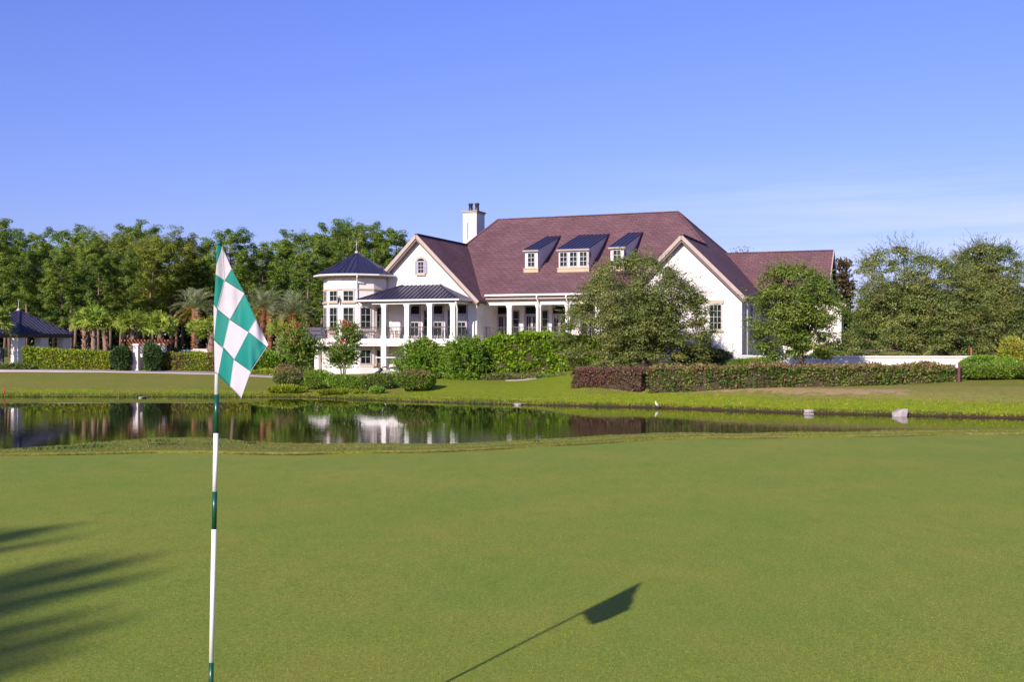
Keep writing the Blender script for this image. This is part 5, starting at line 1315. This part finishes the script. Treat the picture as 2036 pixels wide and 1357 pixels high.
# oak and the other broadleaf trees
broadleaf('oak_tree','broad olive green oak in front of the right gable',1284,78.0,(1132,1422,510,742),M['oak_leaf'],M['bark'],.24,nfoc=360,rp=.70,npl=140,ll=.16,lw=.08,nb=46,low=.93,wide=.36,lob=.19,inner=.80,grow=1.01,flatp=.42,ninner=240,sprays=.5,slen=.5,dome=1.95)
broadleaf('young_tree','fresh green round tree in front of the rear wing',1592,69.0,(1488,1690,526,718),M['elm_leaf'],M['bark'],.20,nfoc=210,rp=.54,npl=115,ll=.15,lw=.085,nb=40,low=.74,wide=.42,lob=.20,inner=.62,grow=1.0,flatp=.48,ninner=60,sprays=.4,slen=.5)
broadleaf('spreading_tree','wide spreading tree with thin bare top behind the low wall',1800,83.5,(1690,1936,496,726),M['oak_leaf'],M['bark'],.2,nfoc=400,rp=.64,npl=130,ll=.15,lw=.078,nb=70,low=.97,wide=.34,lob=.26,inner=.76,grow=1.0,top_sparse=.25,flatp=.42,ninner=300,sprays=.5,slen=.8,up=.6,dome=2.3)
broadleaf('tall_tree','tallest tree on the right, rising over the low wall',1956,86.5,(1872,2046,460,724),M['oak_leaf'],M['bark'],.22,nfoc=360,rp=.66,npl=130,ll=.16,lw=.08,nb=70,low=1.05,wide=.46,lob=.26,inner=.76,grow=1.0,top_sparse=.10,flatp=.42,ninner=260,sprays=.55,slen=.8,up=.5,dome=2.4)
broadleaf('background_tree','dark green tree at the right picture edge beyond the wall',2072,92.0,(1996,2150,592,718),M['elm_leaf'],M['bark'],.2,nfoc=130,rp=.85,npl=100,ll=.2,lw=.1,low=.95,grow=1.0,ninner=40)
shrub('evergreen_shrub','tall dark evergreen shrub right of the oriel',1712,95,(1686,1742,608,716),M['dark_leaf'],3000,.22,.12,depth=1.5)
shrub('evergreen_shrub','shaded dark shrub under the right side of the oak',1392,80.5,(1318,1466,686,733),M['dark_leaf'],3600,.17,.09,depth=1.2)
shrub('evergreen_shrub','low green plants at the foot of the right gable wall',1500,77.5,(1440,1560,710,732),M['shrub_leaf'],1800,.15,.08,depth=.7)
shrub('evergreen_shrub','leafy plants below the oriel behind the low wall',1640,84.5,(1600,1700,694,720),M['elm_leaf'],1700,.16,.08,depth=.8)
# magnolia behind the rear wing
root,foc,cen,rad=broadleaf('magnolia_tree','narrow dark magnolia rising behind the rear wing end',1674,112,(1650,1702,512,716),M['magnolia_leaf'],M['bark'],.16,nfoc=110,spf=6,slen=.6,lps=9,ll=.30,lw=.16,fill=260,up=.35,droop=.05,nb=20,inner=.6,low=.9,wide=.25)
# right hand edge
shrub('yellow_shrub','yellow green and orange shrub at the right edge by the wall end',2015,70.5,(1978,2060,670,738),M['orange_leaf'],3600,.17,.09,depth=1.1,spiky=25)
shrub('green_shrub','bright low shrub in front of the wall end',1957,67.0,(1895,2020,704,760),M['shrub_leaf'],4200,.14,.08,depth=1.0,up=.8)
shrub('green_shrub','mixed green shrub mass right of the brown post',1972,62.4,(1908,2040,720,774),M['shrub_leaf'],5200,.13,.075,depth=1.1,mats2=[M['hedge_brown']],frac2=.3)
shrub('green_shrub','green shrub cut off by the right picture edge',2058,62.0,(2000,2115,720,774),M['elm_leaf'],4200,.14,.08,depth=1.1)
fx,fdp=wx(2002,64.8),64.8; fan=empty('fan_palmetto',(fx,fdp,wz(738,fdp)-.3),0,'low fan leaved palmetto above the green shrubs','palmetto'); lv=Leaves()
for k in range(26):
    a=rng.uniform(0,6.28); el=rng.uniform(.25,1.2); d=np.array([math.cos(a)*math.cos(el),math.sin(a)*math.cos(el),math.sin(el)]); L=rng.uniform(.8,1.15); s_=unit(np.cross(d,[0,0,1.])[None])[0]; lv.add(np.array([d*L*.5+[0,0,.2]]),np.array([d]),np.array([s_]),L,.12)
link('crown',lv.mesh('crown',[M['shrub_leaf']]),fan); m=MB(); m.tube([(0,0,-.5),(0,0,.25)],[.14,.1],8); m.build('trunk',M['palmbark'],fan)

# ================================================================== PALMS
sabal('sabal_palm','cabbage palm with two trunks touching, next to the gazebo corner',168,94.5,640,30)
sabal('sabal_palm','cabbage palm second from the gazebo, in front of its neighbours',186,93.2,634,34,mat='palm_leaf')
sabal('sabal_palm','cabbage palm third from the gazebo, leaning to the pergola',212,93.8,642,33,lean=.35)
sabal('sabal_palm','cabbage palm behind the near pergola post',264,93.0,645,36)
sabal('sabal_palm','cabbage palm behind the far end of the pergola',318,93.4,648,36)
sabal('sabal_palm','short cabbage palm with thick shaggy trunk close beside the flag',420,92.2,656,34,tr=.3)
sabal('sabal_palm','slim cabbage palm left of the shaggy trunk beside the flag',391,95.5,655,26,tr=.11)
sabal('sabal_palm','cabbage palm in front of the gazebo roof at the left picture edge',-16,90.2,640,42)
sabal('sabal_palm','drooping cabbage palm at the far left edge of the picture',-62,90.5,668,40)
sabal('sabal_palm','small cabbage palm between the two right date palms',553,97,656,26,tr=.14)
datepalm('date_palm','date palm standing alone left of the flag',387,100,612,46)
datepalm('date_palm','date palm just right of the flag',523,101,612,48)
datepalm('date_palm','date palm nearest the turret',581,98,622,48)
datepalm('date_palm','slim date palm partly hidden between its neighbours',537,106,628,34,nf=30)

# ================================================================== PINE WOOD
specs=[(16,.38,3.1,48,'pine_leaf',62,.50,.35),(17,.46,3.2,46,'pine_leaf',62,.52,.12),(15,.32,3.2,52,'pine_leaf',62,.47,.6),(15,.42,3.6,50,'pine_pale',62,.50,.1),(17,.58,2.7,36,'pine_leaf',62,.50,.05)]
protos=[]
for i,(h,cb,cr,nl,mt,tf,nd,con) in enumerate(specs):
    mb,me=pine_meshes(h,cb,cr,1,nl,mt,tf,nd,i,8,con); protos.append((h,mb,me))
pl_=[ # px, py top, distance, kind, girth, label
 (-14,438,104,0,1.0,'tall dark pine cut by the left picture edge'),
 (20,478,112,0,1.0,'pine standing over the gazebo roof from behind'),
 (52,460,118,1,1.0,'round topped pine rising behind the gazebo finial'),
 (82,480,110,2,1.0,'full pine between the gazebo and the bare trunked pine'),
 (122,492,103,2,1.15,'pine with pale bare lower trunk right of the gazebo roof'),
 (143,455,128,1,1.1,'high rounded pine crown above the cabbage palms'),
 (176,476,116,0,1.0,'pine in the gap over the second cabbage palm'),
 (196,500,104,2,1.0,'bushy dark pine directly behind the cabbage palms'),
 (214,470,122,3,1.1,'yellow green cypress crown left of the tallest pine'),
 (246,497,106,0,1.0,'dark green pine behind the pergola'),
 (276,447,130,1,1.1,'tallest pine of the left wood, dark and rounded'),
 (262,476,118,3,1.0,'yellow green cypress under the tallest pine'),
 (300,482,112,3,1.1,'yellow green cypress over the far end of the pergola'),
 (338,470,116,3,1.15,'wide yellow green cypress left of the date palm'),
 (362,480,126,1,.9,'dark pine between the cypress and the flag'),
 (394,477,118,4,1.0,'thin pine with high crown left of the flag top'),
 (424,500,124,4,.9,'thin pine hidden partly behind the flag'),
 (458,457,114,4,1.25,'tall open crowned pine right behind the flag top'),
 (492,508,122,0,.9,'lower pine right of the open crowned pine'),
 (524,486,116,0,1.0,'full green pine over the second date palm'),
 (560,478,124,2,1.0,'pine crown between the two right date palms'),
 (590,464,130,1,1.1,'rounded pine above the date palm nearest the turret'),
 (612,500,112,2,1.0,'full pine left of the turret roof eave'),
 (640,478,118,0,1.1,'pine rising behind the left turret eave'),
 (668,452,126,1,1.1,'high pine crown left of the turret finial'),
 (698,444,132,1,1.2,'highest pine crown behind the turret roof'),
 (730,462,122,0,1.1,'pine crown right of the turret finial'),
 (757,492,116,2,.9,'lower pine between the turret and the gable'),
 (790,462,124,4,1.25,'dark pine standing next to the left gable peak'),
]
first={}
def place_pine(px,py,D,k,g,label,grp,drop=0):
    h,mb,me=protos[k]; x=wx(px,D); z0=gz(x,D); s=(wz(py,D)-z0-.75)/h
    if k not in first:
        r_=empty('pine_tree',(x,D,z0),rng.uniform(0,6.28),label,'pine tree',grp); mb.build('trunk',M['pinebark'],r_); link('crown',me,r_); first[k]=r_
        r_.scale=(s*g,s*g,s)
    else: r_=tree_from(first[k],'pine_tree',label,x,D,rng.uniform(0,6.28),s*g,s,grp)
    return r_
for px,py,D,k,g,label in pl_: place_pine(px,py,D,k,g,label,'pines of the left wood')
for i,px in enumerate(np.arange(-60,820,34)):
    D=rng.uniform(136,158); py=lerp(px,[-60,100,250,420,500,620,700,820],[490,498,492,516,528,510,494,516])+rng.uniform(-6,20)
    place_pine(px+rng.uniform(-10,10),py,D,int(rng.choice([0,1,1,2,4])),1.05,'pine in the shaded back row of the wood','back row of the pine wood')
# undergrowth and the far wood behind the trunks read as one mass
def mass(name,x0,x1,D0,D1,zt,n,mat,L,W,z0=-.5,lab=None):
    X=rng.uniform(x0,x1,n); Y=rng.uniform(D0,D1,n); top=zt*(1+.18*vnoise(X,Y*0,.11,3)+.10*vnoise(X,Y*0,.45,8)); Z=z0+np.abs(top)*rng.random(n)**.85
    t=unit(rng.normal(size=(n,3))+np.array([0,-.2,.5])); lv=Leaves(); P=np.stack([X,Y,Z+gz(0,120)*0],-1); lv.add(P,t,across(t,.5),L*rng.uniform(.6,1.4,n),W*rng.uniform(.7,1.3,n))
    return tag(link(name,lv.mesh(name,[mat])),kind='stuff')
mass('forest_undergrowth',-75,-14,112,128,1.5,5000,M['painted_shade_leaf'],.7,.34)
mass('far_wood',-130,-10,160,172,10.5,24000,M['painted_shade_leaf'],1.3,.7)
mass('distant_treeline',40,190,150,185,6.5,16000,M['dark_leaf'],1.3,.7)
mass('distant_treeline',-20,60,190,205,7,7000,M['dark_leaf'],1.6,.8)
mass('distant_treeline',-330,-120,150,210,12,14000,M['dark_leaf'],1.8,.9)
# bare twigs of a distant tree above the rear roof
d_=140; x_=wx(1476,d_); bt=empty('bare_tree',(x_,d_,gz(x_,d_)),0,'thin bare treetop showing above the rear wing ridge','tree'); m=MB(); zt=wz(489,d_)-gz(x_,d_)
m.tube([(0,0,-.3),(0,0,zt*.6),(.2,0,zt*.9)],[.22,.15,.05],7)
for k in range(26):
    a=rng.uniform(0,6.28); z=zt*rng.uniform(.72,.9); L=rng.uniform(.7,1.7); m.tube([(.1,0,z),(math.cos(a)*L*.5,math.sin(a)*L*.5,z+L*.5),(math.cos(a)*L,math.sin(a)*L*.8,z+L*.9)],[.05,.035,.012],4)
m.build('trunk',M['bark'],bt); lv=Leaves(); n=120; a=rng.uniform(0,6.28,n); r_=rng.uniform(.3,1.8,n); p=np.stack([np.cos(a)*r_,np.sin(a)*r_,zt*rng.uniform(.84,1.0,n)],-1); t=unit(rng.normal(size=(n,3))); lv.add(p,t,across(t),.25,.12); link('crown',lv.mesh('crown',[M['magnolia_leaf']]),bt)

# ================================================================== GRASS ALONG THE WATER AND ON THE FRINGE
n=26000; X=rng.uniform(-38,30,n); s_=np.abs(rng.normal(size=n))*1.3+.12; Y=shore(X)+s_; H=rng.uniform(.03,.085,n)*np.where(s_<.5,1.5,1)*(1+.5*vnoise(X,Y,1.1,2)); blades('bank_grass',X,Y,np.maximum(H,.02),rng.uniform(.025,.05,n),M['grass_blade'],.6)
n=3000; c_=rng.uniform(-36,28,140); X=np.repeat(c_,22)[:n]+rng.normal(size=n)*.22; Y=shore(X)+rng.uniform(-.05,.5,n); blades('reeds',X,Y,rng.uniform(.08,.26,n),rng.uniform(.02,.035,n),M['weed'],.9)
n=60000; X=rng.uniform(-10.5,12,n); d_=rng.random(n)**.9*4.2+.0; Y=gedge(X)+d_; blades('fringe_grass',X,Y,rng.uniform(.012,.034,n)*(1+.4*vnoise(X,Y,2.3,3)),rng.uniform(.005,.010,n),M['turf_blade'],.9)
n=16000; X=rng.uniform(-10.5,12,n); Y=gedge(X)+rng.uniform(-.015,.03,n); blades('fringe_edge_line',X,Y,rng.uniform(.012,.034,n),rng.uniform(.008,.014,n),M['edge_blade'],.6,z=np.zeros(n)-.002)  # dark brown blades drawing a thin line where the green meets the fringe
n=420000; Y=5.0+9.5*rng.random(n)**1.5; X=Y*rng.uniform(-.52,.52,n); blades('green_turf',X,Y,rng.uniform(.004,.009,n),rng.uniform(.0025,.0045,n),M['green_blade'],1.6,z=np.full(n,.0)+.012*vnoise(X,Y,.35,4)*sstep(.4,1.5,np.hypot(X,Y-5))-.001)
WL=Leaves()
for px,py,sz in ((130,893,1.2),(172,890,.8),(195,889,1.1),(320,883,.9),(330,889,1.0),(180,884,.7),(420,888,.6),(75,894,.6),(500,879,.6),(1060,878,.5)):
    D=1.74*F/(py-HY); x=wx(px,D); n=int(60*sz); p=rng.normal(size=(n,3))*np.array([.16,.09,.0])*sz+np.array([x,D,gz(x,D)+.03]); t=unit(rng.normal(size=(n,3))+[0,0,.6]); WL.add(p,t,across(t),.06,.02)
tag(link('weeds',WL.mesh('weeds',[M['weed']])),kind='stuff')
D=1.80*F/(881-HY); x=wx(500,D); n=110; blades('grass_tuft',x+rng.normal(size=n)*.10,np.full(n,D+1.0)+rng.normal(size=n)*.1,rng.uniform(.06,.17,n),np.full(n,.010),M['grass_blade'],.7)

# ================================================================== TREES BEHIND THE CAMERA that shade the left of the green
tips=[(215,1024,11.5),(330,1022,12.5),(480,1062,13.0),(465,1090,12.8),(415,1158,12.2),(330,1230,11.5)]
for i,(px,py,h) in enumerate(tips):
    d=CZ*F/(py-HY); L=h/math.tan(EL); x=wx(px,d)-math.sin(AZ)*L; y=d-math.cos(AZ)*L; h*=1.2; L=h/math.tan(EL); x=wx(px,d)-math.sin(AZ)*L; y=d-math.cos(AZ)*L; s=h/16.4
    tree_from(first[2],'pine_tree','slender pine in the row behind the viewer',x,y,i*1.3,s*.27,s,'slender pines behind the viewer')
mass('distant_treeline',-260,160,-150,-115,15,9000,M['dark_leaf'],2.4,1.3)  # unseen treeline added behind the camera to darken the window reflections

# ================================================================== LIGHT, SKY, CAMERA
sun=bpy.data.lights.new('sun','SUN'); sun.energy=4.6; sun.angle=R(.53); sun.color=(1.0,.90,.80)
so=bpy.data.objects.new('sun',sun); C.objects.link(so); so.location=(-30,-50,40); so.rotation_euler=SUN.to_track_quat('-Z','Y').to_euler()
wd_=bpy.data.worlds.new('World'); sc.world=wd_; wd_.use_nodes=True; nt=wd_.node_tree
bg=nt.nodes['Background']; sky=nt.nodes.new('ShaderNodeTexSky'); sky.sky_type='NISHITA'; sky.sun_disc=False
sky.sun_elevation=EL; sky.sun_rotation=math.atan2(-SUN.x,-SUN.y); sky.altitude=0; sky.air_density=1.0; sky.dust_density=.6; sky.ozone_density=2.2
bg.inputs['Strength'].default_value=.097
tc=nt.nodes.new('ShaderNodeTexCoord'); sp=nt.nodes.new('ShaderNodeSeparateXYZ'); nt.links.new(tc.outputs['Generated'],sp.inputs[0])
# thin high cirrus low over the right horizon
mp=nt.nodes.new('ShaderNodeMapping'); mp.inputs['Scale'].default_value=(1.3,1.3,26); mp.inputs['Rotation'].default_value=(0,R(2.0),0); nt.links.new(tc.outputs['Generated'],mp.inputs['Vector'])
cl=mrange(nt,noise(nt,2.2,5,.55,mp.outputs[0],.25),.38,.72)
band=math2(nt,'MULTIPLY',mrange(nt,sp.outputs[2],.03,.085),mrange(nt,sp.outputs[2],.17,.10)); side=mrange(nt,sp.outputs[0],.02,.30)
cm=math2(nt,'MULTIPLY',math2(nt,'MULTIPLY',cl,band),math2(nt,'MULTIPLY',side,.6))
low=mixc(nt,mrange(nt,sp.outputs[2],.0,.33),(.62,.60,.99),(.72,.71,1.40))
tint=mixc(nt,1.0,sky.outputs[0],low,'MULTIPLY')
col=mixc(nt,cm,tint,(6.0,6.2,8.4)); nt.links.new(col,bg.inputs['Color'])
cam=bpy.data.cameras.new('camera'); cam.sensor_width=36; cam.lens=F/2036*36; cam.clip_start=.05; cam.clip_end=20000
co=bpy.data.objects.new('camera',cam); C.objects.link(co); co.location=(0,0,CZ); co.rotation_euler=(R(90),0,0); sc.camera=co
vs=sc.view_settings; vs.view_transform='Standard'; vs.look='None'; vs.gamma=1; vs.exposure=.55
sc.render.engine='CYCLES'; sc.cycles.max_bounces=8; sc.cycles.transparent_max_bounces=8; sc.cycles.use_denoising=True; sc.cycles.denoising_input_passes='RGB_ALBEDO_NORMAL'; sc.cycles.denoising_prefilter='ACCURATE'
sc.cycles.sample_clamp_indirect=6
